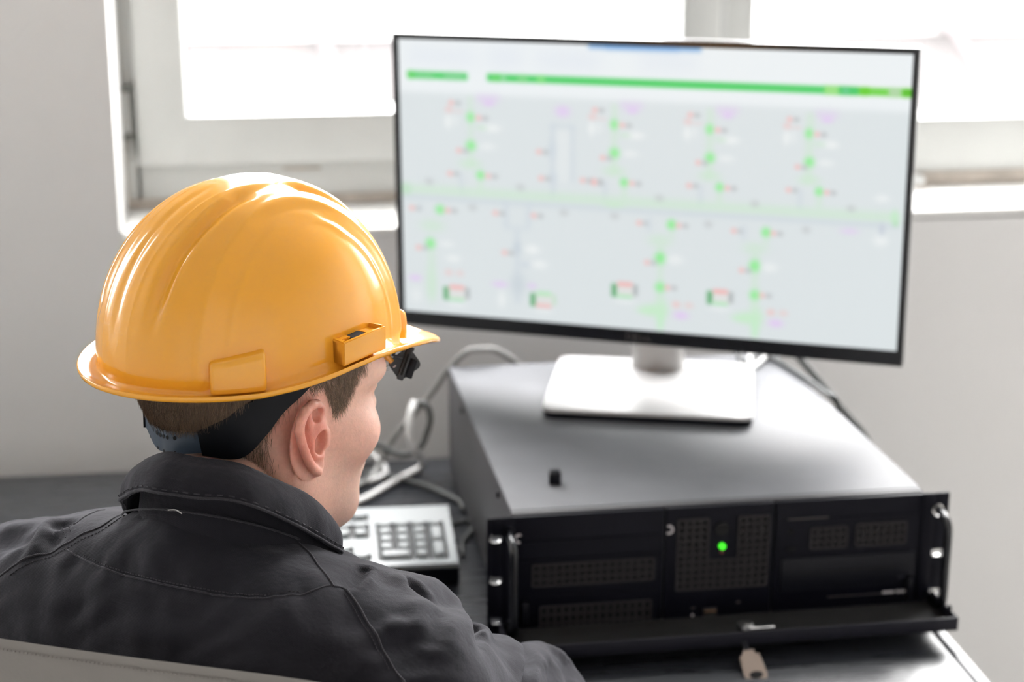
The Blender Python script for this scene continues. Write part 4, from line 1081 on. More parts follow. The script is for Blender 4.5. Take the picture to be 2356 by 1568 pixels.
cable('usb_cable', [(.42, .52, .94), (.405, .505, .915), (.397, .486, lz_+.006), (.388, .470, lz_+.0035), (.375, .452, lz_+.0035), (.3665, .440, lz_+.0035), (.372, .470, lz_+.0085), (.39, .505, lz_+.004)], .0032, 'cable_white', 'short pale cable lying on the lid beside the right rear of the monitor base')
# ================================================================== HARD HAT
HC = np.array([-.24289, -.32705, 1.17601]); HM = frame3(.94975, -.01295, .01873)
HA, HB, HH, HP = .1172, .0958, .1197, 2.067
hat = empty('hard_hat', HC, HM, label='glossy yellow hard hat worn by the seated person', cat='hard hat')
AZ_T = [0, 20, 35, 45, 55, 65, 75, 85, 95, 105, 118, 140, 160, 180]
ZB_T = [-.031, -.0250, -.0125, -.0062, -.0008, .0020, .0030, .0015, -.0015, -.0040, -.0065, -.0070, -.0075, -.0080]
BW_T = [.050, .043, .030, .022, .0165, .0145, .0135, .013, .013, .0135, .014, .0145, .015, .015]
def azf(q, tab): return np.interp(np.abs((np.degrees(q)+180) % 360-180), AZ_T, tab)
def hat_r(t):
    """radius factor and height of the dome profile, t = 0 rim .. 1 crown"""
    s, c = np.sin(t*PI/2), np.cos(t*PI/2)
    return np.abs(c)**(2/HP), HH*np.abs(s)**(2/2.2)
def lines_y(z):
    yc = np.interp(z, [0, .05, .09, .101, .112, .118], [.033, .0335, .0315, .031, .0277, .021])
    yb = np.interp(z, [0, .018, .036, .053, .069, .084, .097, .107, .118], [.0637, .063, .062, .060, .0572, .054, .0495, .044, .036])
    ya = np.interp(z, [0, .0145, .035, .052, .068, .084, .096, .102, .118], [.0745, .0742, .0732, .0712, .068, .0643, .0588, .0534, .046])
    return yc, yb, ya
def sst(x): x = np.clip(x, 0, 1); return x*x*(3-2*x)
def relief(x, y, z):
    a = np.abs(y); yc, yb, ya = lines_y(z)
    fade = sst((z-.020)/.045)
    top = 1-sst((z-.112)/.007)
    d = -.0046*np.exp(-((a-yc)/.0042)**2)*fade*top                   # soft groove beside the centre band
    d += .0008*np.exp(-((a-yc+.007)/.006)**2)*fade*top
    d += .0016*(1-2*sst((a-yb)/(ya-yb+.001)))+.0012*np.exp(-((a-yb+.0006)/.0021)**2)   # raised band stepping down to the flanks
    d += .0008*np.exp(-((a-ya)/.0015)**2)
    d += .00025*np.exp(-((a-.0152)/.0014)**2)*top
    d += -.0011*np.exp(-((a-.000)/.0040)**2)*sst((z-.01)/.03)*top
    return d*(1-.75*sst((-z+.004)/.012))
NQ, NT = 420, 150
qq = np.linspace(0, 2*PI, NQ, endpoint=False)
rows = []
def dome_pt(q, t, off=0.):
    r, z = hat_r(t)
    zb = azf(q, ZB_T)+.0025
    zz = z+zb*(1-t)**2.2
    x, y = HA*r*np.cos(q), HB*r*np.sin(q)
    n = np.stack([x/HA**2, y/HB**2, np.maximum(z, 0)/HH**2*np.ones_like(x)+1e-6], -1)
    n /= np.linalg.norm(n, axis=-1)[..., None]
    d = relief(x, y, zz)+off
    return np.stack([x, y, zz], -1)+n*np.asarray(d)[..., None]
for t in np.linspace(1, 0, NT)**1.0*.9985:
    rows.append(dome_pt(qq, t if t > 0 else 0.))
zb = azf(qq, ZB_T); bw = azf(qq, BW_T)
def brim_row(f, dz):
    """f: 0 at the dome foot .. 1 at the edge of the brim"""
    x = (HA+bw*f)*np.cos(qq); y = (HB+np.minimum(bw, .0165)*f)*np.sin(qq)
    fr = np.clip(np.cos(qq), 0, 1)
    z = zb+.0025+dz-(.004*fr**2)*np.sin(f*PI)*-1
    return np.stack([x, y, z], -1)
for f, dz in ((.05, -.0026), (.12, -.0042), (.25, -.0050), (.45, -.0050), (.65, -.0042), (.85, -.0028), (.96, -.0018), (1.0, -.0016), (1.03, -.0022), (1.03, -.0040), (1.0, -.0052), (.94, -.0056), (.7, -.0072), (.4, -.0082), (.15, -.0080), (.02, -.0060)):
    rows.append(brim_row(f, dz))
for t in np.linspace(0.02, .93, 26): rows.append(dome_pt(qq, t, -.0030))
rows = np.array(rows); nr = len(rows)
V = rows.reshape(-1, 3); ii = np.arange(nr-1)[:, None]*NQ; jj = np.arange(NQ)[None, :]; j2 = (jj+1) % NQ
F = np.stack([ii+jj, ii+j2, ii+NQ+j2, ii+NQ+jj], -1).reshape(-1, 4)[:, ::-1]
# crown cap
Vc = np.vstack([V, [[0, 0, HH+.0002]]]); Fc = [tuple(f) for f in F]+[(len(V), (k+1) % NQ, k) for k in range(NQ)][::1]
me_hat = mesh_obj('shell', Vc, Fc, M['helmet'], hat, smooth=True)
def fix_normals(o):
    bm = bmesh.new(); bm.from_mesh(o.data); bmesh.ops.recalc_face_normals(bm, faces=bm.faces[:]); bm.to_mesh(o.data); bm.free()
fix_normals(me_hat)
me_hat.data.polygons.foreach_set('use_smooth', [True]*len(me_hat.data.polygons))
def lug(name, a0, a1, z0, z1, prot, mat='helmet', slope=0., n=34, parent=hat):
    """moulded lug following the dome between azimuths a0..a1 (degrees, negative = right side), all outer edges rounded"""
    qs = np.radians(np.linspace(a0, a1, n)); bm = bmesh.new(); R = []
    for k, q in enumerate(qs):
        s_ = k/(n-1); e = min(1., min(s_, 1-s_)/.085); e = math.sqrt(max(0., 1-(1-e)**2)); pr = -.003+(prot+.003)*e
        x, y = HA*math.cos(q), HB*math.sin(q); nv = np.array([x/HA**2, y/HB**2, 0]); nv /= np.linalg.norm(nv); zb_ = float(azf(q, ZB_T)); hi = z1+slope*s_-.0022*(1-e)
        pf = [(-.006, z0), (pr, z0), (pr, z0+(hi-z0)*.5), (pr-.0006, hi-.0052), (pr-.0012, hi-.0030), (pr-.0024, hi-.0012), (pr-.0042, hi-.0002), (-.008, hi+.0006)]
        R.append([bm.verts.new(np.array([x, y, zb_+z])+nv*o) for o, z in pf])
    m = len(pf)
    for k in range(n-1):
        for j in range(m): bm.faces.new((R[k][j], R[k][(j+1) % m], R[k+1][(j+1) % m], R[k+1][j]))
    bm.faces.new(R[0][::-1]); bm.faces.new(R[-1])
    return bm_obj(name, bm, M[mat], parent, 60)
def shell_wall(name, a0, a1, o0, o1, z0, z1, parent, n=8, mat='helmet'):
    """curved wall between offsets o0..o1 from the dome and heights z0..z1 above the brim"""
    qs = np.radians(np.linspace(a0, a1, n)); bm = bmesh.new(); R = []
    for q in qs:
        x, y = HA*math.cos(q), HB*math.sin(q); nv = np.array([x/HA**2, y/HB**2, 0]); nv /= np.linalg.norm(nv); zb_ = float(azf(q, ZB_T)); p = np.array([x, y, zb_])
        R.append([bm.verts.new(p+nv*o+np.array([0, 0, z])) for o, z in ((o0, z0), (o1, z0), (o1, z1), (o0, z1))])
    for k in range(n-1):
        for j in range(4): bm.faces.new((R[k][j], R[k][(j+1) % 4], R[k+1][(j+1) % 4], R[k+1][j]))
    bm.faces.new(R[0][::-1]); bm.faces.new(R[-1]); bmesh.ops.recalc_face_normals(bm, faces=bm.faces[:])
    es = [e for e in bm.edges if len(e.link_faces) == 2 and e.calc_face_angle(0) > .5]
    bmesh.ops.bevel(bm, geom=es, offset=.0005, segments=2, affect='EDGES')
    return bm_obj(name, bm, M[mat], parent, 45)
for sg in (1, -1):
    lug('brim_lug', -sg*135.5, -sg*115, .000, .0215, .0068, slope=.0055)
    # accessory slot: open-topped pocket with outer wall, end walls, half of it filled and a black blank inside
    a0, a1 = -sg*88.5, -sg*68.0
    slot = empty('accessory_slot', (0, 0, 0)); slot.parent = hat
    shell_wall('slot_wall', a0, a1, .0075, .0105, .001, .0180, slot, 14)
    shell_wall('slot_end', a0, a0+sg*1.6, -.003, .0085, .001, .0185, slot, 3)
    shell_wall('slot_end', a1-sg*1.4, a1, -.003, .0085, .001, .0192, slot, 3)
    shell_wall('slot_floor', a0, a1, -.003, .0085, .001, .0110, slot, 10)
    shell_wall('slot_filler', a0+sg*12.5, a1, -.003, .0060, .001, .0165, slot, 8)
    shell_wall('slot_back', a0, a0+sg*6.0, -.003, .0030, .001, .0175, slot, 5)
    shell_wall('slot_blank', a0+sg*5.6, a0+sg*12.2, -.003, .0065, .004, .0168, slot, 6, 'vent_dark')
lug('front_lug', 27, -27, .006, .0300, .0085)
# suspension: nape strap, dark side bands, inner headband
UP = [(-.0660, .0400, -.0470), (-.0735, .0280, -.0505), (-.0800, .0000, -.0530), (-.0790, -.0119, -.0517), (-.0717, -.0344, -.0483)]
LO = [(-.0640, .0410, -.0650), (-.0725, .0290, -.0680), (-.0798, .0000, -.0705), (-.0792, -.0106, -.0694), (-.0704, -.0368, -.0635)]
UP2 = [(-.0725, -.0340, -.0468), (-.0608, -.0513, -.0358), (-.0515, -.0600, -.0260), (-.0420, -.0672, -.0195), (-.030, -.0745, -.006), (-.015, -.0800, .006)]
LO2 = [(-.0712, -.0368, -.0648), (-.0540, -.0580, -.0653), (-.0400, -.0680, -.0500), (-.0280, -.0735, -.0335), (-.0150, -.0780, -.0222), (-.002, -.0820, -.010)]
def band(name, up, lo, th, mat, parent, mirror=False, n=7):
    a, b = catmull(up, n), catmull(lo, n)
    if mirror: a, b = a*[1, -1, 1], b*[1, -1, 1]
    m = 5; rows_ = []
    for k in range(len(a)):
        pin = [a[k]*(1-j/m)+b[k]*(j/m) for j in range(m+1)]
        rows_.append(pin)
    rows_ = np.array(rows_)
    tx = np.gradient(rows_, axis=0); ty = np.gradient(rows_, axis=1)
    nn = np.cross(tx, ty); nn /= np.linalg.norm(nn, axis=-1)[..., None]
    if (nn[len(a)//2, m//2]*rows_[len(a)//2, m//2])[:2].sum() < 0: nn = -nn
    outer, inner = rows_+nn*th, rows_
    V = np.concatenate([outer.reshape(-1, 3), inner.reshape(-1, 3)]); W = m+1; L_ = len(a); o = L_*W; F = []
    for i in range(L_-1):
        for j in range(m):
            F.append((i*W+j, i*W+j+1, (i+1)*W+j+1, (i+1)*W+j)); F.append((o+i*W+j, o+(i+1)*W+j, o+(i+1)*W+j+1, o+i*W+j+1))
        F.append((i*W, (i+1)*W, o+(i+1)*W, o+i*W)); F.append((i*W+m, o+i*W+m, o+(i+1)*W+m, (i+1)*W+m))
    for j in range(m): F.append((j, o+j, o+j+1, j+1)); e = (L_-1)*W; F.append((e+j, e+j+1, o+e+j+1, o+e+j))
    ob = mesh_obj(name, V, F, M[mat], parent, auto=50); fix_normals(ob); return ob, outer
full_up = [(x, -y, z) for x, y, z in UP[:2:-1]]+UP[2:]
full_lo = [(x, -y, z) for x, y, z in LO[:2:-1]]+LO[2:]
nb, nouter = band('nape_strap', full_up, full_lo, .0022, 'strap2', hat)
# adjustment holes in the nape strap
V = []; F = []
for k in range(4, nouter.shape[0]-4, 3):
    for fr, sc in ((.28, 1.), (.92, .7)):
        if fr > .5 and k % 2: continue
        p = nouter[k, 0]*(1-fr)+nouter[k, -1]*fr
        tx = nouter[min(k+1, nouter.shape[0]-1), 2]-nouter[k-1, 2]; tx /= np.linalg.norm(tx); ty = nouter[k, -1]-nouter[k, 0]; ty /= np.linalg.norm(ty)
        nz_ = np.cross(tx, ty); nz_ *= np.sign(nz_[:2]@p[:2]) or 1
        b0 = len(V); n = 12
        for j in range(n): V.append(p+nz_*.0003+(tx*math.cos(2*PI*j/n)+ty*math.sin(2*PI*j/n))*.0017*sc)
        F.append(tuple(range(b0, b0+n)))
mesh_obj('strap_holes', V, F, M['vent_dark'], nb)
for mir in (False, True): band('side_band', UP2, LO2, .0030, 'strap', hat, mir)
IU = [(.086*math.cos(rad(a))+.004, .080*math.sin(rad(a)), .012) for a in range(-112, 113, 16)]
IL = [(x, y, -.012+.006*math.cos(math.atan2(y, x))) for x, y, z in IU]
band('headband', IU, IL, .002, 'strap', hat)
for a in (45, 135, 225, 315):
    ca, sa = math.cos(rad(a)), math.sin(rad(a))
    band('crown_strap', [(.092*ca, .082*sa, .0), (.085*ca, .078*sa, .045), (.05*ca, .05*sa, .085), (.0, .0, .098)], [(.092*ca-.012*sa, .082*sa+.012*ca, .0), (.085*ca-.012*sa, .078*sa+.012*ca, .045), (.05*ca-.012*sa, .05*sa+.012*ca, .085), (-.012*sa, .012*ca, .098)], .0015, 'strap', hat)
# black adapter clip under the front of the brim with a yellow peg
CB = np.array([.1205, -.0315, -.0405])
vz = np.array([.544, .786, -.295]); vx = np.array([.822, -.569, 0]); vx /= np.linalg.norm(vx); vz /= np.linalg.norm(vz); vy = np.cross(vx, vz); vy = vy if vy[2] > 0 else -vy
ca, sa = math.cos(rad(33)), math.sin(rad(33))
c1 = vx*ca+vy*sa; c2 = -vx*sa+vy*ca; c3 = -vz                    # c3 towards the viewer's side (rear right)
CR = np.stack([c1, c2, c3], 1)
clip = empty('adapter_clip', (0, 0, 0)); clip.parent = hat
clip.matrix_basis = Matrix.Translation(Vector(CB)) @ Matrix([list(r) for r in CR]).to_4x4()
bm = bmesh.new(); add_prism(bm, rrect(.0215, .0185, .004, 5), -.0015, .0008, 'xy'); bmesh.ops.bevel(bm, geom=bm.edges[:], offset=.0004, segments=1, affect='EDGES'); bm_obj('clip_plate', bm, M['clip'], clip, 35)
RA = Matrix.Rotation(rad(-54), 3, 'Z')
def cbox(bm, x, y, z, sx, sy, sz_, b=.0005):      # x along, y across the slanting arm of the clip
    p = RA @ Vector((y, x, 0)); add_box(bm, (p.x, p.y, z), (sy, sx, sz_), b, rot=None)
def cbox(bm, x, y, z, sx, sy, sz_, b=.0005):
    v = add_box(bm, (0, 0, 0), (sy, sx, sz_), b)
    for q in v: q.co = RA @ (q.co+Vector((y, x, 0)))+Vector((0, 0, z))
bm = bmesh.new()
cbox(bm, .0035, -.0075, .0022, .0022, .0090, .0040); cbox(bm, .0105, -.0065, .0022, .0022, .0075, .0040); cbox(bm, .0070, -.0105, .0022, .0075, .0022, .0040); cbox(bm, .0125, -.0010, .0020, .0030, .0090, .0040)
cbox(bm, -.0005, .0002, .0026, .0255, .0052, .0040, .0010)
bm_obj('clip_frame', bm, M['clip'], clip, 35)
bm = bmesh.new(); cbox(bm, -.0005, .0002, .0047, .0175, .0018, .0008, .0004); bm_obj('clip_slot', bm, M['vent_dark'], clip, 35)
bm = bmesh.new(); cbox(bm, -.0020, .0062, .0022, .0155, .0055, .0034, .0010); bm_obj('clip_wing', bm, M['black_plastic'], clip, 35)
bm = bmesh.new(); add_box(bm, (-.0075, .0028, .0009), (.0028, .0013, .0008), .0003); bm_obj('clip_hole', bm, M['mark'], clip, 35)
bm = bmesh.new(); add_cyl(bm, (-.0085, .0170, .0), (-.0070, .0065, .0005), .0036, 14, .0020); bm_obj('clip_peg', bm, M['helmet'], clip, 40)

# ================================================================== PERSON
NT_ = HC+HM @ np.array([-.055, 0, -.165])
TM = frame3(rad(38))
pose = np.array([NT_[0]-.06, NT_[1]-.05, 0.])
man = empty('person', tuple(pose), label='person in a charcoal work jacket seated at the desk with the head turned right', cat='person')
def W_t(P): return np.asarray(P) @ TM.T+NT_-pose
HZ = .058
def W_h(P): return (np.asarray(P)+[0, 0, -HZ]) @ HM.T+HC-pose

E1 = np.array([-.966, -.259, 0]); E1 /= np.linalg.norm(E1); EP = np.array([.012, -.073, 0])
EN = np.array([-E1[1], E1[0], 0]); EN = EN if EN[1] < 0 else -EN        # outwards
def ep(s, z, o=0.): return tuple(EP+E1*s+np.array([0, 0, z])+EN*o)
def f_head(p):
    x, y, z = p; ya = np.abs(y); q = (x, ya, z)
    d = ell(p, (.000, 0, .048), (.0915, .0750, .088))
    d = smin(d, ell(p, (.022, 0, -.018), (.071, .063, .092)), .02)
    d = smin(d, ell(p, (.026, 0, .055), (.078, .066, .055)), .02)
    d = smin(d, ell(q, (.064, .030, .026), (.030, .030, .013)), .014)
    d = smin(d, ell(q, (.052, .043, -.018), (.026, .024, .021)), .02)
    d = smin(d, cap(q, (-.002, .042, -.050), (.060, .013, -.088), .021, .0185), .025)
    d = smin(d, ell(p, (.066, 0, -.090), (.019, .018, .014)), .015)
    d = smin(d, cap(p, (-.016, -.003, -.020), (-.042, -.030, -.21), .0500, .054), .025)
    d = smin(d, cap(q, (-.018, .058, -.028), (.012, .022, -.17), .013, .014), .025)
    d = smax(d, -ell(q, (.100, .034, .004), (.020, .021, .014)), .012)
    d = smin(d, ell(q, (.0735, .0315, .006), (.0122, .0122, .0122)), .002)
    d = smin(d, ell(q, (.0765, .0315, .0115), (.0112, .0140, .0042)), .006)
    d = smin(d, ell(q, (.0755, .0315, -.0015), (.0105, .0130, .0040)), .006)
    d = smin(d, cap(p, (.088, 0, .018), (.104, 0, -.018), .0065, .0100), .012)
    d = smin(d, ell(q, (.094, .0105, -.022), (.011, .0070, .0075)), .008)
    d = smin(d, ell(p, (.078, 0, -.052), (.016, .024, .020)), .015)
    d = smin(d, cap(q, (.092, .0, -.049), (.084, .018, -.052), .0048, .0025), .005)
    d = smin(d, cap(q, (.091, .0, -.058), (.083, .017, -.056), .0055, .0025), .005)
    d = d+.0018*np.exp(-(((z+.0535)/.0016)**2+((ya)/.022)**4+((x-.092)/.012)**2))
    # ear (built for the right side, mirrored by |y|)
    e = (x, -ya, z)
    m = (ya > .045) & (np.abs(z) < .05) & (x > -.06) & (x < .04)
    if m.any():
        idx = np.nonzero(m); t = tuple(np.broadcast_to(a, d.shape)[idx] for a in e)
        ue = (t[0]-EP[0])*E1[0]+(t[1]-EP[1])*E1[1]; ne = (t[0]-EP[0])*EN[0]+(t[1]-EP[1])*EN[1]; l = (ue, ne, t[2])
        dd = d[idx]
        R_ = [[1, 0, 0], [0, 1, 0], [0, 0, 1]]
        ca_, sa_ = math.cos(rad(14)), math.sin(rad(14))
        Re = [[ca_, 0, sa_], [0, 1, 0], [-sa_, 0, ca_]]
        plate = ell(l, (.0195, -.0052, .0005), (.0172, .0030, .0285), [[ca_, 0, -sa_], [0, 1, 0], [sa_, 0, ca_]])
        plate = smin(plate, ell(l, (.0115, -.006, .0), (.012, .012, .020)), .008)
        plate = smin(plate, ell(l, (.0105, -.0015, -.0245), (.0055, .0034, .0075)), .006)
        rim = [(.0095, .0100, -.002), (.0072, .0160, .0004), (.0095, .0215, .0018), (.0150, .0258, .0028), (.0220, .0273, .0034), (.0292, .0250, .0036), (.0350, .0190, .0036), (.0368, .0125, .0034), (.0345, .0035, .0030), (.0302, -.0060, .0026), (.0252, -.0152, .0020), (.0192, -.0225, .0012), (.0130, -.0275, .0002)]
        rr_ = [.0022, .0026, .0030, .0033, .0035, .0036, .0036, .0035, .0034, .0033, .0033, .0034, .0036]
        rm = None
        for k in range(len(rim)-1):
            s_ = cap(l, (rim[k][0], rim[k][2], rim[k][1]), (rim[k+1][0], rim[k+1][2], rim[k+1][1]), rr_[k], rr_[k+1]); rm = s_ if rm is None else smin(rm, s_, .0012)
        an = None
        ah = [(.0215, .0195), (.0212, .0130), (.0205, .0045), (.0190, -.0050), (.0155, -.0130), (.0095, -.0165)]
        for k in range(len(ah)-1):
            s_ = cap(l, (ah[k][0], -.0004, ah[k][1]), (ah[k+1][0], -.0004, ah[k+1][1]), .0030); an = s_ if an is None else smin(an, s_, .002)
        tr = cap(l, (.0015, -.001, -.0010), (.0015, -.0005, -.0090), .0036, .0030)
        cr_ = cap(l, (.0100, -.0010, .0100), (.0165, -.0030, .0035), .0022, .0018)
        ear = smin(smin(plate, rm, .0014), an, .0022)
        ear = smax(ear, -ell(l, (.0115, .0010, -.0045), (.0070, .0085, .0095)), .003)
        ear = smax(ear, -ell(l, (.0145, .0015, .0178), (.0045, .0050, .0058)), .0025)
        ear = smin(smin(ear, cr_, .002), tr, .004)
        dd = smin(dd, ear, .005); d[idx] = dd
    return d
def lin(a, b, s): return list(np.arange(a, b, s))
gx = lin(-.115, -.045, .0030)+lin(-.045, .030, .0011)+lin(.030, .125, .0022)
gy = lin(-.125, -.060, .0011)+lin(-.060, .060, .0028)+lin(.060, .125, .0022)
gz = lin(-.235, -.110, .0040)+lin(-.110, -.040, .0022)+lin(-.040, .038, .0011)+lin(.038, .145, .0035)
HV, HQ = surface_nets(f_head, gx, gy, gz, 3)
HN = vnormals(HV, HQ)

# chest, arms and hands carried inside the jacket
SHR, ELR, WRR = (-.025, -.200, -.050), (.205, -.175, -.172), (.315, -.150, -.360)
SHL, ELL, WRL = (-.025, .150, -.065), (.16, .215, -.26), (.36, .10, -.360)
def f_chest(p):
    d = cap(p, (-.004, -.030, .05), (-.015, -.03, -.06), .050, .056)
    d = smin(d, rbox(p, (-.02, -.03, -.24), (.02, .09, .13), .070), .04)
    for s, e, w, sg in ((SHR, ELR, WRR, -1), (SHL, ELL, WRL, 1)):
        d = smin(d, cap(p, s, e, .044, .036), .03); d = smin(d, cap(p, e, w, .036, .026), .01)
        d = smin(d, cap(p, (-.03, -.03, -.03), s, .05, .045), .03)
        fx, fy, fz = w; hx, hz = fx+.045, fz-.028
        d = smin(d, cap(p, w, (hx, fy, hz), .026, .022), .012)
        for k in range(4):
            oy = (k-1.5)*.020; ln = (.070, .080, .075, .058)[k]
            b0 = (hx+.030, fy+oy, hz-.012); b1 = (hx+.030+ln*.55, fy+oy*1.1, hz-.026); b2 = (hx+.030+ln*.8, fy+oy*1.1, hz-.050)
            d = smin(d, cap(p, (hx-.005, fy+oy*.7, hz), b0, .012, .0098), .008); d = smin(d, cap(p, b0, b1, .0092, .0085), .004); d = smin(d, cap(p, b1, b2, .0085, .0075), .003)
        d = smin(d, cap(p, (fx+.02, fy-sg*.020, fz-.015), (hx+.008, fy-sg*.046, hz-.020), .013, .010), .008); d = smin(d, cap(p, (hx+.008, fy-sg*.046, hz-.020), (hx+.036, fy-sg*.050, hz-.034), .0095, .0080), .004)
    return d
CV, CQ = surface_nets(f_chest, lin(-.12, .50, .0058), lin(-.28, .30, .0058), lin(-.46, .10, .0058), 2)
BV = np.vstack([W_h(HV), W_t(CV)]); BQ = np.vstack([HQ, CQ+len(HV)])
body = mesh_obj('body', BV, BQ, M['skin'], man, smooth=True)
# skin colour: ears and cheeks redder, jaw with shaved stubble, scalp under the hair brown
def gs(X, c, r): return np.exp(-(((X-np.array(c))/np.array(r))**2).sum(1))
Ha = HV*[1, 0, 1]+np.abs(HV)*[0, 1, 0]
tone = np.tile(np.array([.78, .49, .385]), (len(HV), 1))
def mixc(k, col): 
    global tone
    k = np.clip(k, 0, 1)[:, None]; tone = tone*(1-k)+np.array(col)*k
mixc(.92*gs(Ha, (-.010, .082, .002), (.032, .022, .034)), (.70, .225, .165))
mixc(.45*gs(Ha, (.055, .055, -.020), (.026, .03, .026)), (.68, .31, .24))
mixc(.38*gs(Ha, (.050, .035, -.075), (.05, .05, .032)), (.40, .29, .245))
mixc(.5*gs(Ha, (.093, .0, -.054), (.02, .02, .009)), (.55, .24, .21))
mixc(.65*gs(Ha, (-.02, .05, -.07), (.045, .05, .06)), (.60, .29, .21))
def hair_region(P):
    """0..1: where the scalp carries cropped hair (head frame)"""
    x, ya, z = P[:, 0], np.abs(P[:, 1]), P[:, 2]
    back = sst((-.038-x+np.clip(z, 0, .04)*.62)/.006)*sst((z-.004)/.006)
    # temple: in front of the ear down to a short sideburn
    tx0 = np.interp(z, [.0095, .022, .034, .06], [.0215, .0150, .0080, -.02]); tx1 = np.interp(z, [.0095, .022, .034, .05], [.0290, .0395, .0450, .055])
    tem = sst((x-tx0+.001)/.003)*sst((tx1-x+.001)/.004)*sst((z-.0085)/.004)*(ya > .05)*sst((x-.006)/.004)
    above = sst((z-.036)/.006)*sst((.058-x)/.01)*(1.-0*x)
    nape = .30*sst((-.026-x)/.012)*sst((z+.075)/.02)*sst((.012-z)/.01)*sst((ya-.036)/.012)
    return np.clip(np.maximum.reduce([back, tem, above, nape]), 0, 1)*(1-gs(np.stack([x, ya, z], 1), (-.012, .092, .0), (.028, .014, .030))*.9)
hr = hair_region(HV)
mixc(hr*.85, (.155, .092, .058))
full = np.vstack([tone, np.tile(np.array([.60, .36, .28]), (len(CV), 1))])
set_tone(body, full)

# cropped hair: single tapered strands growing out of the scalp
qa = HV[HQ]; ar = np.linalg.norm(np.cross(qa[:, 2]-qa[:, 0], qa[:, 3]-qa[:, 1]), axis=1)*.5
fc = qa.mean(1); fn = HN[HQ].mean(1); fn /= np.linalg.norm(fn, axis=1)[:, None]
wgt = ar*hair_region(fc)*(fc[:, 2] < .075)*np.where(fc[:, 1] < .03, 1., .35)
wgt *= np.where((np.abs(fc[:, 1]) > .066) & (np.hypot(fc[:, 0]+.012, fc[:, 2]) < .028) & (np.abs(fn[:, 1]) < 2), np.where(np.abs(fc[:, 1]) > .079, 0., 1.), 1.)
NS = 15000
pick = RNG.choice(len(fc), NS, p=wgt/wgt.sum())
r1, r2 = RNG.random(NS), RNG.random(NS)
base = qa[pick, 0]*((1-r1)*(1-r2))[:, None]+qa[pick, 1]*(r1*(1-r2))[:, None]+qa[pick, 2]*(r1*r2)[:, None]+qa[pick, 3]*((1-r1)*r2)[:, None]
nrm = fn[pick]
tem = (base[:, 0] > -.01) & (base[:, 2] < .05)
nape = base[:, 2] < -.012
flow = np.where(tem[:, None], np.array([.35, 0, -1.]), np.array([-.15, 0, -1.]))+RNG.normal(0, .22, (NS, 3))
flow -= nrm*(flow*nrm).sum(1)[:, None]; flow /= np.linalg.norm(flow, axis=1)[:, None]+1e-9
lift = np.where(tem, .22, .42)+RNG.normal(0, .08, NS)
ln = np.where(tem, .011, .014)*RNG.uniform(.6, 1.15, NS); ln = np.where(nape, ln*.55, ln)
dr = flow+nrm*lift[:, None]; dr /= np.linalg.norm(dr, axis=1)[:, None]
sd = np.cross(dr, nrm); sd /= np.linalg.norm(sd, axis=1)[:, None]+1e-9; up = np.cross(sd, dr)
V = []; K = 3
for k in range(K):
    t = k/(K-1); cpt = base+dr*(ln*t)[:, None]-nrm*(ln*lift*t*t*.45)[:, None]-nrm*.0006*(1-t)
    w = (.00022*(1-.85*t))
    for a in range(3): V.append(cpt+sd*w*math.cos(2*PI*a/3)+up*w*math.sin(2*PI*a/3))
V = np.stack(V, 1)                                     # NS, K*3, 3
F = []
for k in range(K-1):
    for a in range(3): F.append([k*3+a, k*3+(a+1) % 3, (k+1)*3+(a+1) % 3, (k+1)*3+a])
F = (np.array(F)[None]+(np.arange(NS)*K*3)[:, None, None]).reshape(-1, 4)
hair = mesh_obj('hair', W_h(V.reshape(-1, 3)), F, M['hair'], man, smooth=True)
hc = np.array([.185, .122, .078])*np.exp(RNG.normal(0, .30, NS))[:, None]; hc[:, 2] *= RNG.uniform(.85, 1.1, NS)
set_tone(hair, np.repeat(hc, K*3, axis=0))
# brow and lashes
V = []; F = []
def strand(a, b, w):
    a, b = np.array(a), np.array(b); d = b-a; s_ = np.cross(d, [0.3, 0, 1]); s_ /= np.linalg.norm(s_)+1e-9; u_ = np.cross(s_, d/np.linalg.norm(d)); b0 = len(V)
    for p, ww in ((a, w), (b, w*.2)):
        for k in range(3): V.append(p+ww*(s_*math.cos(2*PI*k/3)+u_*math.sin(2*PI*k/3)))
    for k in range(3): F.append((b0+k, b0+(k+1) % 3, b0+3+(k+1) % 3, b0+3+k))
for sg in (1, -1):
    for k in range(70):
        t = RNG.random(); yy = .014+.036*t; xx = .0955-.30*max(yy-.020, 0)-8*(max(yy-.03, 0))**2; zz = .027+.004*math.sin(t*PI)-.003*t+RNG.normal(0, .0014)
        strand((xx-.001, sg*yy, zz), (xx+.003, sg*(yy+.005), zz+.002+RNG.normal(0, .001)), .00022)
    for k in range(24):
        t = k/23; yy = .024+.022*t
        strand((.0850-.10*abs(t-.4), sg*yy, .0085), (.0930-.10*abs(t-.4), sg*(yy+.002*t), .0078), .00016)
brow = mesh_obj('eyebrows', W_h(np.array(V)), F, M['hair'], man)
set_tone(brow, np.tile(np.array([.14, .09, .055]), (len(V), 1)))
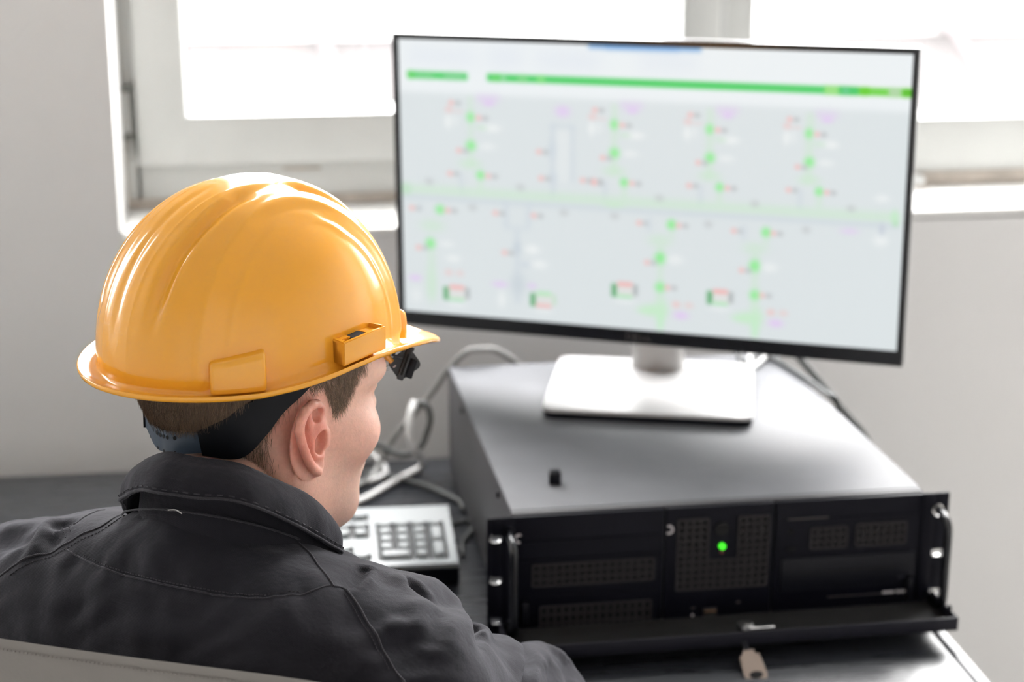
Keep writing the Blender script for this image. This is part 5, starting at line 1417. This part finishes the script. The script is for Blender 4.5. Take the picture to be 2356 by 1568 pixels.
# ------------------------------------------------------------------ jacket
FOLDS = [([(0.001,-0.1494,0.0248),(-0.0193,-0.1578,0.0279),(-0.034,-0.1601,0.0292)],0.0055,-0.0202),([(0.0063,-0.1502,0.023),(-0.0175,-0.1616,0.0264),(-0.0355,-0.163,0.0282)],0.006,0.0093),([(0.0213,-0.1725,0.0119),(0.0171,-0.1826,0.0101),(0.0169,-0.1908,0.0074)],0.0055,-0.0139),([(0.0154,-0.1625,0.017),(0.0147,-0.1703,0.0149),(0.0084,-0.1799,0.0142)],0.01,0.0062),([(0.0293,-0.1772,0.0068),(0.0579,-0.1702,-0.0076),(0.0593,-0.1818,-0.0151),(0.0613,-0.1916,-0.0225)],0.014,0.0109),([(0.0604,-0.1928,-0.0225),(0.0654,-0.1984,-0.03),(0.018,-0.2316,-0.0144)],0.0065,-0.0217),([(0.0611,-0.1896,-0.0212),(0.0259,-0.216,-0.0089),(-0.0009,-0.2368,-0.0058)],0.009,0.0078),([(0.0634,-0.1949,-0.0263),(0.0661,-0.1972,-0.03),(0.0726,-0.1995,-0.037),(0.0786,-0.2003,-0.0425),(0.0562,-0.212,-0.0305)],0.006,0.0155),([(0.0654,-0.1965,-0.029),(0.0683,-0.1993,-0.0332),(0.0725,-0.1997,-0.037)],0.0055,-0.0279),([(-0.0409,-0.2091,0.0138),(-0.0537,-0.2242,0.0038),(-0.0627,-0.2344,-0.0086)],0.017,-0.0093),([(-0.0514,-0.2021,0.0139),(-0.0422,-0.2054,0.0148),(-0.0388,-0.2112,0.0134)],0.009,0.0062),([(0.0012,-0.1991,0.0117),(-0.0278,-0.2148,0.0129),(-0.0411,-0.2214,0.009)],0.01,0.0062),([(0.0058,-0.2129,0.0052),(-0.0257,-0.2253,0.0083),(-0.0432,-0.226,0.0061)],0.01,-0.0078),([(0.0208,-0.2127,-0.0036),(-0.0154,-0.2291,0.0049),(-0.0338,-0.2338,0.0029)],0.012,0.0078),([(0.1245,-0.1853,-0.0697),(0.1593,-0.1804,-0.0896),(0.1365,-0.2046,-0.0819),(0.0947,-0.2283,-0.073),(0.0636,-0.2437,-0.0762)],0.0075,-0.0248),([(0.1234,-0.1889,-0.0693),(0.1088,-0.2111,-0.0677),(0.0872,-0.2273,-0.0664),(0.0538,-0.2442,-0.0681)],0.012,0.0093),([(0.2226,-0.1679,-0.123),(0.2007,-0.184,-0.1134),(0.1479,-0.2145,-0.0962)],0.006,0.0062),([(0.2299,-0.1918,-0.1325),(0.2211,-0.1859,-0.1244),(0.2163,-0.1746,-0.1197)],0.007,0.0078),([(0.2247,-0.1954,-0.1306),(0.197,-0.2094,-0.1247),(0.1803,-0.2199,-0.1261)],0.006,-0.0078),([(0.1697,-0.2097,-0.1069),(0.1502,-0.2222,-0.1064),(0.1302,-0.2314,-0.1061)],0.008,-0.0062),([(0.2159,-0.1643,-0.1199),(0.1265,-0.216,-0.0828),(0.0866,-0.2374,-0.0812)],0.008,0.0078),([(-0.0386,0.1061,0.0238),(-0.0544,0.1007,0.025),(-0.0672,0.0929,0.0249),(-0.0828,0.0847,0.0206),(-0.0885,0.0865,0.0163)],0.006,0.008),([(-0.0545,0.091,0.0284),(-0.0526,0.0866,0.0301),(-0.0521,0.0799,0.032)],0.0055,-0.0169),([(-0.0644,0.0857,0.0281),(-0.0728,0.0758,0.0279),(-0.078,0.0725,0.0263)],0.008,-0.0078),([(-0.0474,0.1582,0.0058),(-0.0417,0.1451,0.01),(-0.0431,0.1249,0.0159)],0.01,0.0039),([(-0.0641,0.141,0.0047),(-0.065,0.1212,0.0128),(-0.0694,0.1003,0.0214)],0.007,-0.0039),([(-0.0826,0.1172,0.0062),(-0.0824,0.101,0.0148),(-0.0804,0.0962,0.018)],0.006,0.0026),([(-0.0833,0.0486,0.0284),(-0.0895,0.048,0.0241),(-0.0943,0.0482,0.02)],0.007,0.002),([(-0.0848,0.0372,0.0297),(-0.0909,0.036,0.0255),(-0.0962,0.0377,0.0204)],0.007,-0.002),([(-0.056,-0.1578,0.0294),(-0.0822,-0.1446,0.0247),(-0.0989,-0.1269,0.0162)],0.016,0.003),([(-0.0627,-0.1447,0.0326),(-0.0787,-0.1277,0.0312),(-0.09,-0.1069,0.0283)],0.008,0.001),([(-0.0793,-0.0184,0.0497),(-0.0894,-0.0327,0.0401),(-0.0995,-0.0367,0.0271)],0.012,0.0015),([(-0.0747,0.0021,0.047),(-0.0858,0.0006,0.038),(-0.0929,0.0072,0.0294)],0.012,0.0015),([(-0.0778,-0.0449,0.0531),(-0.0852,-0.0545,0.0434),(-0.0939,-0.0575,0.0329)],0.012,-0.0015),([(-0.1133,-0.0298,0.0065),(-0.1071,-0.0524,0.0159),(-0.1039,-0.0805,0.018)],0.02,-0.0015),([(-0.0582,-0.0752,0.0574),(-0.0376,-0.0965,0.0496),(-0.0286,-0.1158,0.0407)],0.008,-0.0015),([(-0.065,-0.0952,0.0449),(-0.0531,-0.1157,0.0418),(-0.0483,-0.1342,0.0375)],0.012,0.0015),([(-0.1003,0.0173,0.02),(-0.1101,0.013,0.0082),(-0.1197,0.0218,-0.01)],0.012,-0.002),([(-0.0976,0.0071,0.0245),(-0.1077,0.0007,0.0134),(-0.1162,0.0041,-0.0005)],0.012,0.0015),([(-0.0859,0.0296,0.0304),(-0.0905,0.0237,0.0281),(-0.0928,0.0205,0.0267)],0.0045,-0.0018),([(-0.0878,0.0161,0.0318),(-0.0931,0.0111,0.0283),(-0.0953,0.0078,0.0268)],0.0045,-0.0018),([(-0.0919,-0.0005,0.0322),(-0.0954,-0.0024,0.0288),(-0.0973,-0.0054,0.0272)],0.0045,-0.0018),([(-0.0928,-0.0096,0.0331),(-0.0968,-0.0146,0.0291),(-0.0984,-0.0171,0.0274)],0.0045,-0.0018),([(-0.0949,-0.0246,0.0327),(-0.0978,-0.0275,0.0291),(-0.0992,-0.0298,0.0273)],0.0045,-0.0018),([(-0.0942,-0.0372,0.0342),(-0.0977,-0.0391,0.0295),(-0.0991,-0.0413,0.0276)],0.0045,-0.0018),([(-0.0944,-0.0487,0.0333),(-0.0969,-0.0521,0.0299),(-0.0982,-0.0543,0.028)],0.0045,-0.0018),([(-0.0921,-0.0614,0.0344),(-0.0955,-0.0643,0.0299),(-0.0968,-0.0665,0.028)],0.0045,-0.0018),([(-0.0906,-0.0745,0.0333),(-0.0937,-0.0762,0.0298),(-0.0951,-0.0784,0.0279)],0.0045,-0.0018),([(-0.0878,-0.0851,0.0337),(-0.0915,-0.0894,0.0297),(-0.0932,-0.092,0.0279)],0.0045,-0.0018),([(-0.0853,-0.0992,0.0331),(-0.0888,-0.1024,0.0299),(-0.0904,-0.1047,0.0283)],0.0045,-0.0018),([(-0.0804,-0.1113,0.034),(-0.0854,-0.1145,0.0302),(-0.0871,-0.1168,0.0285)],0.0045,-0.0018),([(-0.0775,-0.1216,0.0333),(-0.081,-0.1258,0.0304),(-0.0827,-0.1281,0.0288)],0.0045,-0.0018),([(-0.0696,-0.1314,0.0343),(-0.0748,-0.1356,0.0311),(-0.0769,-0.1382,0.0294)],0.0045,-0.0018),([(-0.0621,-0.1414,0.0338),(-0.0674,-0.1445,0.0314),(-0.0693,-0.147,0.0299)],0.0045,-0.0018)]
def f_jbase(p):
    d = rbox(p, (-.020, -.032, -.225), (.030, .105, .165), .078)
    d = smin(d, rbox(p, (-.035, -.032, -.42), (.030, .095, .06), .090), .06)
    d = smin(d, ell(p, (-.055, -.075, -.055), (.062, .120, .095)), .04)
    d = smin(d, ell(p, (-.055, .020, -.055), (.055, .110, .085)), .04)
    d = smin(d, cap(p, (-.014, -.034, -.020), (-.028, -.036, .030), .086, .052), .03)
    d = smin(d, cap(p, (-.032, -.010, -.022), (-.030, .150, -.066), .068, .066), .03)
    d = smin(d, cap(p, (-.032, -.060, -.022), (-.030, -.193, -.053), .067, .061), .03)
    d = smin(d, cap(p, (-.026, -.197, -.056), (.196, -.172, -.174), .063, .055), .03)
    d = smin(d, cap(p, (.196, -.167, -.176), (.300, -.148, -.350), .050, .045), .022)
    d = smin(d, cap(p, (-.026, .155, -.068), (.16, .215, -.26), .068, .057), .03)
    d = smin(d, cap(p, (.16, .215, -.26), (.35, .105, -.352), .057, .045), .022)
    return d
def f_jacket0(p):
    d = f_jbase(p)
    x, y, z = [np.broadcast_to(a, d.shape) for a in p]
    for pts, w, h in FOLDS:
        lo = [min(q[k] for q in pts)-2.6*w for k in range(3)]; hi = [max(q[k] for q in pts)+2.6*w for k in range(3)]
        m = np.nonzero((x > lo[0]) & (x < hi[0]) & (y > lo[1]) & (y < hi[1]) & (z > lo[2]) & (z < hi[2]))
        if len(m[0]) == 0: continue
        t = (x[m], y[m], z[m]); best = None; n = len(pts)-1
        for k in range(n):
            dd, tt_ = seg_d(t, pts[k], pts[k+1]); u = (k+tt_)/n
            v = np.exp(-(dd/w)**2)*(.25+.75*np.sin(np.clip(u, .04, .96)*PI)**.7)
            best = v if best is None else np.maximum(best, v)
        d[m] -= h*best
    d = d-.0014*np.sin(x*58+y*31+2.1*np.sin(z*41))*np.sin(y*47-z*53+1.3*np.sin(x*37))-.0008*np.sin(x*140+z*90+2*np.sin(y*60))*np.sin(y*120+1.7*np.sin(z*80))
    return d
def f_jacket(p):
    d = f_jacket0(p)
    # neck opening, and open cuffs
    d = smax(d, -cap(p, (.008, -.032, .19), (-.004, -.034, -.02), .072, .0625), .004)
    return d
JV, JQ = surface_nets(f_jacket, lin(-.18, .40, .0034), lin(-.30, .30, .0034), lin(-.50, -.19, .008)+lin(-.19, .125, .0034), 2)
jacket = mesh_obj('jacket', W_t(JV), JQ, M['jacket'], man, smooth=True)
def on_jacket(P, f=f_jacket0, it=8):
    P = np.array(P, float)
    for _ in range(it):
        G = np.zeros_like(P); h = 5e-4; d = f((P[:, 0], P[:, 1], P[:, 2]))
        for k in range(3):
            e = np.zeros(3); e[k] = h
            a, b = P+e, P-e
            G[:, k] = (f((a[:, 0], a[:, 1], a[:, 2]))-f((b[:, 0], b[:, 1], b[:, 2])))/(2*h)
        P -= G*(d/np.maximum((G**2).sum(1), .1))[:, None]
    return P, G/np.linalg.norm(G, axis=1)[:, None]
def seam(pts, r=.0013, n=9):
    P, G = on_jacket(catmull(pts, n))
    V, F = tube_mesh(P+G*.0002, r, 6)
    return mesh_obj('seam', W_t(np.array(V)), F, M['seam'], jacket, auto=70)
def stitches(pts, gap=.0028, r=.00045, off=0.):
    P = catmull(pts, 24); P, G = on_jacket(P); seg = np.linalg.norm(np.diff(P, axis=0), axis=1); s = np.r_[0, np.cumsum(seg)]
    V = []; F = []
    for a in np.arange(0, s[-1]-gap*.6, gap):
        q = np.stack([np.interp([a, a+gap*.6], s, P[:, k]) for k in range(3)], 1); g = np.stack([np.interp([a, a+gap*.6], s, G[:, k]) for k in range(3)], 1)
        v, f = tube_mesh(q+g*.0003, r, 4); b = len(V); V += v; F += [tuple(i+b for i in ff) for ff in f]
    return mesh_obj('stitching', W_t(np.array(V)), F, M['seam'], jacket)
YOKE = [(-0.0823, 0.0546, 0.0277), (-0.0884, 0.0341, 0.0277), (-0.0953, 0.0009, 0.0283), (-0.0977, -0.0333, 0.0295), (-0.0953, -0.0661, 0.0299), (-0.0904, -0.0962, 0.0297), (-0.0823, -0.1231, 0.0303), (-0.0674, -0.1445, 0.0314), (-0.0473, -0.1544, 0.0314)]
SHR_S = [(-0.0278, -0.091, 0.0525), (-0.0204, -0.0985, 0.0462), (-0.0165, -0.1067, 0.0411), (-0.0207, -0.1182, 0.0383), (-0.0318, -0.1349, 0.0364), (-0.0405, -0.1474, 0.0337), (-0.046, -0.156, 0.0309)]
ARM_S = [(-0.046, -0.156, 0.0309), (-0.0414, -0.1599, 0.0295), (-0.0417, -0.1655, 0.0274), (-0.0464, -0.1777, 0.0229), (-0.0534, -0.1912, 0.017), (-0.0618, -0.209, 0.0074), (-0.0661, -0.2211, -0.001), (-0.0695, -0.2311, -0.0111), (-0.072, -0.2393, -0.0235)]
SHL_S = [(-0.0192, 0.0532, 0.0357), (-0.0362, 0.0446, 0.0406), (-0.0546, 0.0378, 0.0416), (-0.0635, 0.0441, 0.0381), (-0.0714, 0.053, 0.0335), (-0.0768, 0.0592, 0.0297), (-0.0828, 0.0689, 0.0244), (-0.0889, 0.082, 0.0173), (-0.0938, 0.0931, 0.0099), (-0.0973, 0.1071, -0.0002), (-0.0974, 0.1364, -0.0223)]
CUFF_S = [(-0.0113, 0.0829, 0.0277), (-0.0377, 0.0753, 0.0334), (-0.0551, 0.0716, 0.0337)]
YOKE_ST = [(-0.0866, 0.0336, 0.0292), (-0.0935, 0.0023, 0.0299), (-0.0965, -0.0324, 0.0311), (-0.094, -0.0651, 0.0315), (-0.0885, -0.0946, 0.0314), (-0.0804, -0.1217, 0.0317), (-0.0651, -0.1429, 0.0326)]
SHL_ST = [(-0.0437, 0.0323, 0.045), (-0.0616, 0.0308, 0.0421), (-0.0695, 0.0386, 0.0373), (-0.0764, 0.0484, 0.0323), (-0.0837, 0.0577, 0.0262), (-0.089, 0.07, 0.02), (-0.0948, 0.0821, 0.0126), (-0.1003, 0.0949, 0.003)]
ARM_ST = [(-0.0452, -0.1644, 0.0278), (-0.0505, -0.1769, 0.0226), (-0.0574, -0.1905, 0.0161), (-0.065, -0.2067, 0.0067), (-0.0694, -0.2185, -0.0018)]
TACK_A = [(-0.0562, 0.083, 0.0306), (-0.0642, 0.0748, 0.0311), (-0.0707, 0.0677, 0.0306)]
TACK_B = [(-0.0541, 0.0771, 0.0325), (-0.0603, 0.071, 0.0329), (-0.066, 0.0652, 0.0327)]

for s_, r_ in ((YOKE, .0006), (SHR_S, .0008), (ARM_S, .0009), (SHL_S, .0009)): seam(s_, r_)
seam(CUFF_S, .0007)
stitches(YOKE_ST); stitches(SHL_ST); stitches(ARM_ST); stitches(TACK_A); stitches(TACK_B)

# collar: stand and turned-down leaf, open at the front
DL = [-150, -130, -90, -45, 0, 45, 90, 130, 150]
def tab(v): return [v[4], v[3], v[2], v[1], v[0], v[1], v[2], v[3], v[4]] if len(v) == 5 else v
T_R = [.070, .068, .063, .061, .063, .066, .070, .071, .072]; T_Z = [-.016, .006, .042, .090, .1145, .110, .075, .026, .004]
L_R = [.078, .079, .079, .0765, .0895, .096, .083, .078, .076]; L_Z = [-.034, -.018, .014, .063, .0960, .093, .042, .004, -.014]
B_R = [.074, .073, .071, .069, .070, .072, .074, .075, .076]; B_Z = [-.030, -.020, .000, .018, .024, .022, .004, -.014, -.026]
CXc, CYc = -.002, -.034
dl = np.radians(np.linspace(-146, 146, 121)); dd_ = np.degrees(dl)
from_tab = lambda t: np.interp(dd_, DL, t)
def smoothed(a): 
    for _ in range(14): a = np.r_[a[0], (a[:-2]+2*a[1:-1]+a[2:])/4, a[-1]]
    return a
tr_, tz_, lr_, lz2, br_, bz_ = [smoothed(from_tab(t)) for t in (T_R, T_Z, L_R, L_Z, B_R, B_Z)]
wob = .0014*np.sin(dl*7+.6)+.0008*np.sin(dl*17)
ux, uy = -np.cos(dl), -np.sin(dl)
def ring(r, z): return np.stack([CXc+ux*r, CYc+uy*r, z], 1)
prof = []
for f in np.linspace(0, 1, 6): prof.append(ring(br_*(1-f)+(tr_-.0015)*f, bz_*(1-f)+(tz_-.003)*f))
prof.append(ring(tr_+.0010, tz_+.0008)); prof.append(ring(tr_+.0042, tz_-.0008))
for f in np.linspace(.14, 1, 9): prof.append(ring((tr_+.004)*(1-f)+lr_*f+.0035*np.sin(f*PI)+wob*f, tz_*(1-f)+lz2*f+.0020*np.sin(f*PI)))
edge_row = len(prof)-1
for f in np.linspace(1, .1, 7): prof.append(ring((tr_+.004)*(1-f)+lr_*f-.0022+.0035*np.sin(f*PI)+wob*f, tz_*(1-f)+lz2*f-.0022+.0018*np.sin(f*PI)))
for f in np.linspace(1, 0, 5): prof.append(ring(br_*(1-f)+(tr_-.0015)*f+.0028, bz_*(1-f)+(tz_-.006)*f))
prof = np.array(prof); m, n = prof.shape[:2]
V = prof.reshape(-1, 3); F = []
for i in range(m):
    i2 = (i+1) % m
    for j in range(n-1): F.append((i*n+j, i*n+j+1, i2*n+j+1, i2*n+j))
F.append(tuple(i*n for i in range(m))); F.append(tuple(i*n+n-1 for i in range(m))[::-1])
col = mesh_obj('collar', W_t(V), F, M['jacket'], jacket, auto=75); fix_normals(col)
V2, F2 = tube_mesh(prof[edge_row]+[0, 0, -.0002], .0010, 6); mesh_obj('collar_edge', W_t(np.array(V2)), F2, M['seam'], jacket, auto=70)
for row, o in ((edge_row-1, .0006),):
    P = prof[row]*.78+prof[row+1]*.22; V = []; Fz = []
    nr_ = np.stack([ux, uy, np.full_like(ux, .6)], 1); nr_ /= np.linalg.norm(nr_, axis=1)[:, None]
    for j in range(2, n-3, 2):
        v, f = tube_mesh(np.array([P[j], P[j+1]])+nr_[j]*o, .00045, 4); b = len(V); V += v; Fz += [tuple(i+b for i in ff) for ff in f]
    mesh_obj('stitching', W_t(np.array(V)), Fz, M['seam'], jacket)
NECK_S = [(-0.069, -0.0031, 0.0655), (-0.0744, -0.0195, 0.071), (-0.0757, -0.0386, 0.0747), (-0.0711, -0.0599, 0.0749), (-0.0611, -0.0782, 0.0714), (-0.0489, -0.091, 0.0656), (-0.033, -0.101, 0.0565), (-0.0158, -0.1065, 0.0456)]
V, F = tube_mesh(catmull([(-.057, .022, .052), (-.064, .010, .060)]+NECK_S[1:], 8), .0008, 6); mesh_obj('seam', W_t(np.array(V)), F, M['seam'], jacket, auto=70)
# white lint thread on the back of the jacket
THREAD = [(-0.0762, -0.0395, 0.0749), (-0.0758, -0.0431, 0.0757), (-0.0754, -0.0459, 0.076), (-0.075, -0.0482, 0.0752), (-0.0746, -0.0505, 0.0739)]
V, F = tube_mesh(catmull(THREAD, 6), .00042, 5)
tt_ = mesh_obj('loose_thread', W_t(np.array(V))+pose, F, M['thread']); tag(tt_, 'tiny white loose thread on the back of the dark jacket below the collar', 'thread')

# ------------------------------------------------------------------ trousers and shoes (below the picture)
FLZ = -NT_[2]
def f_tr(p):
    d = rbox(p, (-.045, -.032, -.455), (.03, .085, .02), .065)
    for sg in (1, -1):
        kn = (.40, -.032+sg*.135, -.470); hp = (-.03, -.032+sg*.075, -.455); an = (.44, -.032+sg*.15, FLZ+.10)
        d = smin(d, cap(p, hp, kn, .082, .064), .04); d = smin(d, cap(p, kn, an, .064, .050), .02)
    return d
PV, PQ = surface_nets(f_tr, lin(-.16, .54, .009), lin(-.32, .26, .009), lin(FLZ+.02, -.34, .009), 2)
mesh_obj('trousers', W_t(PV), PQ, M['trouser'], man, smooth=True)
def f_shoe(p):
    d = smin(ell(p, (.03, 0, .045), (.075, .045, .052)), ell(p, (.13, 0, .030), (.085, .048, .036)), .03)
    d = smin(d, cap(p, (.0, 0, .06), (.005, 0, .105), .046, .050), .02)
    d = smin(d, rbox(p, (.085, 0, .012), (.095, .022, .002), .020), .008)
    return smax(d, -p[2], .002)
SVs, SQs = surface_nets(f_shoe, lin(-.08, .24, .006), lin(-.07, .07, .006), lin(-.004, .17, .006), 2)
for sg in (1, -1):
    A = np.array([.425, -.032+sg*.15, FLZ]); mesh_obj('shoe', W_t(SVs+A), SQs, M['shoe'], man, smooth=True)

# ================================================================== OFFICE CHAIR
CH = frame3(rad(24))
top_c = NT_+TM @ np.array([-.178, -.035, .0125])
cpos = top_c+CH @ np.array([.235, 0, 0]); cpos[2] = 0
chair = empty('office_chair', cpos, CH, label='office chair with a light grey stitched leatherette back behind the seated person', cat='chair')
def back_pt(u, v, side):
    """u across -1..1, v 0 (bottom) .. 1 (top); side -1 rear face, +1 front"""
    w = .235*(1-.06*(1-v)**2); z = .50+(top_c[2]-.50)*v
    x = -.235+.012*(1-v)+.012*(u*u)*v+side*.011*(1-abs(u)**8)*(1-abs(2*v-1)**12)
    z -= .012*abs(u)**6*v
    return (x, -u*w, z)
nu, nv = 40, 30
V = []; F = []
for side in (-1, 1):
    for i in range(nv+1):
        for j in range(nu+1): V.append(back_pt(-1+2*j/nu, i/nv, side))
o = (nv+1)*(nu+1)
for i in range(nv):
    for j in range(nu):
        a = i*(nu+1)+j; F.append((a, a+1, a+nu+2, a+nu+1)); F.append((o+a, o+a+nu+1, o+a+nu+2, o+a+1))
bd = [j for j in range(nu+1)]+[i*(nu+1)+nu for i in range(1, nv+1)]+[nv*(nu+1)+j for j in range(nu-1, -1, -1)]+[i*(nu+1) for i in range(nv-1, 0, -1)]
for k in range(len(bd)): a, b = bd[k], bd[(k+1) % len(bd)]; F.append((a, o+a, o+b, b))
bk = mesh_obj('backrest', V, F, M['leather'], chair, auto=60); fix_normals(bk)
V = []; F = []
for k in range(150):
    u = -.97+1.94*k/149; a = np.array(back_pt(u-.0035, .9885, -1))+[-.0005, 0, 0]; b = np.array(back_pt(u+.0035, .9885, -1))+[-.0005, 0, 0]
    v, f = tube_mesh(np.array([a, b]), .0007, 5); bb_ = len(V); V += v; F += [tuple(i+bb_ for i in ff) for ff in f]
mesh_obj('stitching', V, F, M['leather'], bk)
bm = bmesh.new(); add_prism(bm, rrect(.47, .47, .08, 6, (.045, 0)), .40, .473, 'xy'); bmesh.ops.bevel(bm, geom=[e for e in bm.edges if abs(e.verts[0].co.z-e.verts[1].co.z) < 1e-5], offset=.02, segments=3, affect='EDGES'); bm_obj('seat', bm, M['leather'], chair, 40)
bm = bmesh.new(); add_box(bm, (-.17, 0, .405), (.19, .06, .025), .006); add_box(bm, (-.252, 0, .53), (.022, .06, .27), .006, rot=None); bm_obj('back_bracket', bm, M['chair_black'], chair)
bm = bmesh.new(); add_cyl(bm, (.03, 0, .11), (.03, 0, .40), .028, 20); bm_obj('gas_column', bm, M['chair_black'], chair)
bm = bmesh.new()
for k in range(5):
    a = rad(72*k+20); add_cyl(bm, (.03, 0, .115), (.03+.29*math.cos(a), .29*math.sin(a), .075), .024, 12, .014)
bm_obj('star_base', bm, M['chair_black'], chair)
for k in range(5):
    a = rad(72*k+20); x, y = .03+.29*math.cos(a), .29*math.sin(a); bm = bmesh.new(); add_cyl(bm, (x-.02*math.sin(a), y+.02*math.cos(a), .028), (x+.02*math.sin(a), y-.02*math.cos(a), .028), .028, 18); add_cyl(bm, (x, y, .028), (x, y, .078), .008, 8); bm_obj('caster', bm, M['chair_black'], chair)

# ================================================================== LIGHT
w = bpy.data.worlds.new('overcast_sky'); SC.world = w; w.use_nodes = True
N, L = w.node_tree.nodes, w.node_tree.links
bg = N['Background']; bg.inputs['Color'].default_value = (1., .99, .985, 1); bg.inputs['Strength'].default_value = 25.5
def portal(name, loc, rot, sx, sy):
    l = bpy.data.lights.new(name, 'AREA'); l.shape = 'RECTANGLE'; l.size = sx; l.size_y = sy; l.cycles.is_portal = True
    o = bpy.data.objects.new(name, l); COL.objects.link(o); o.location = loc; o.rotation_euler = rot
portal('window_daylight', ((OX0+OX1)/2, WY+TH-.01, (OZ0+OZ1)/2), (rad(-90), 0, 0), OX1-OX0, OZ1-OZ0)
portal('fill_window_daylight', ((BX0+BX1)/2, WY+TH-.01, (OZ0+OZ1)/2), (rad(-90), 0, 0), BX1-BX0, OZ1-OZ0)  # guides sky light through the added fill window
SC.view_settings.view_transform = 'Standard'; SC.view_settings.look = 'None'; SC.view_settings.exposure = 0.0; SC.view_settings.gamma = 1.0; SC.view_settings.use_curve_mapping = False
SC.cycles.use_denoising = True; SC.cycles.max_bounces = 7; SC.cycles.diffuse_bounces = 5; SC.cycles.glossy_bounces = 3; SC.cycles.use_adaptive_sampling = True; SC.cycles.adaptive_threshold = .04; SC.cycles.transparent_max_bounces = 12; SC.cycles.sample_clamp_indirect = 8
SC.cycles.caustics_reflective = False; SC.cycles.caustics_refractive = False
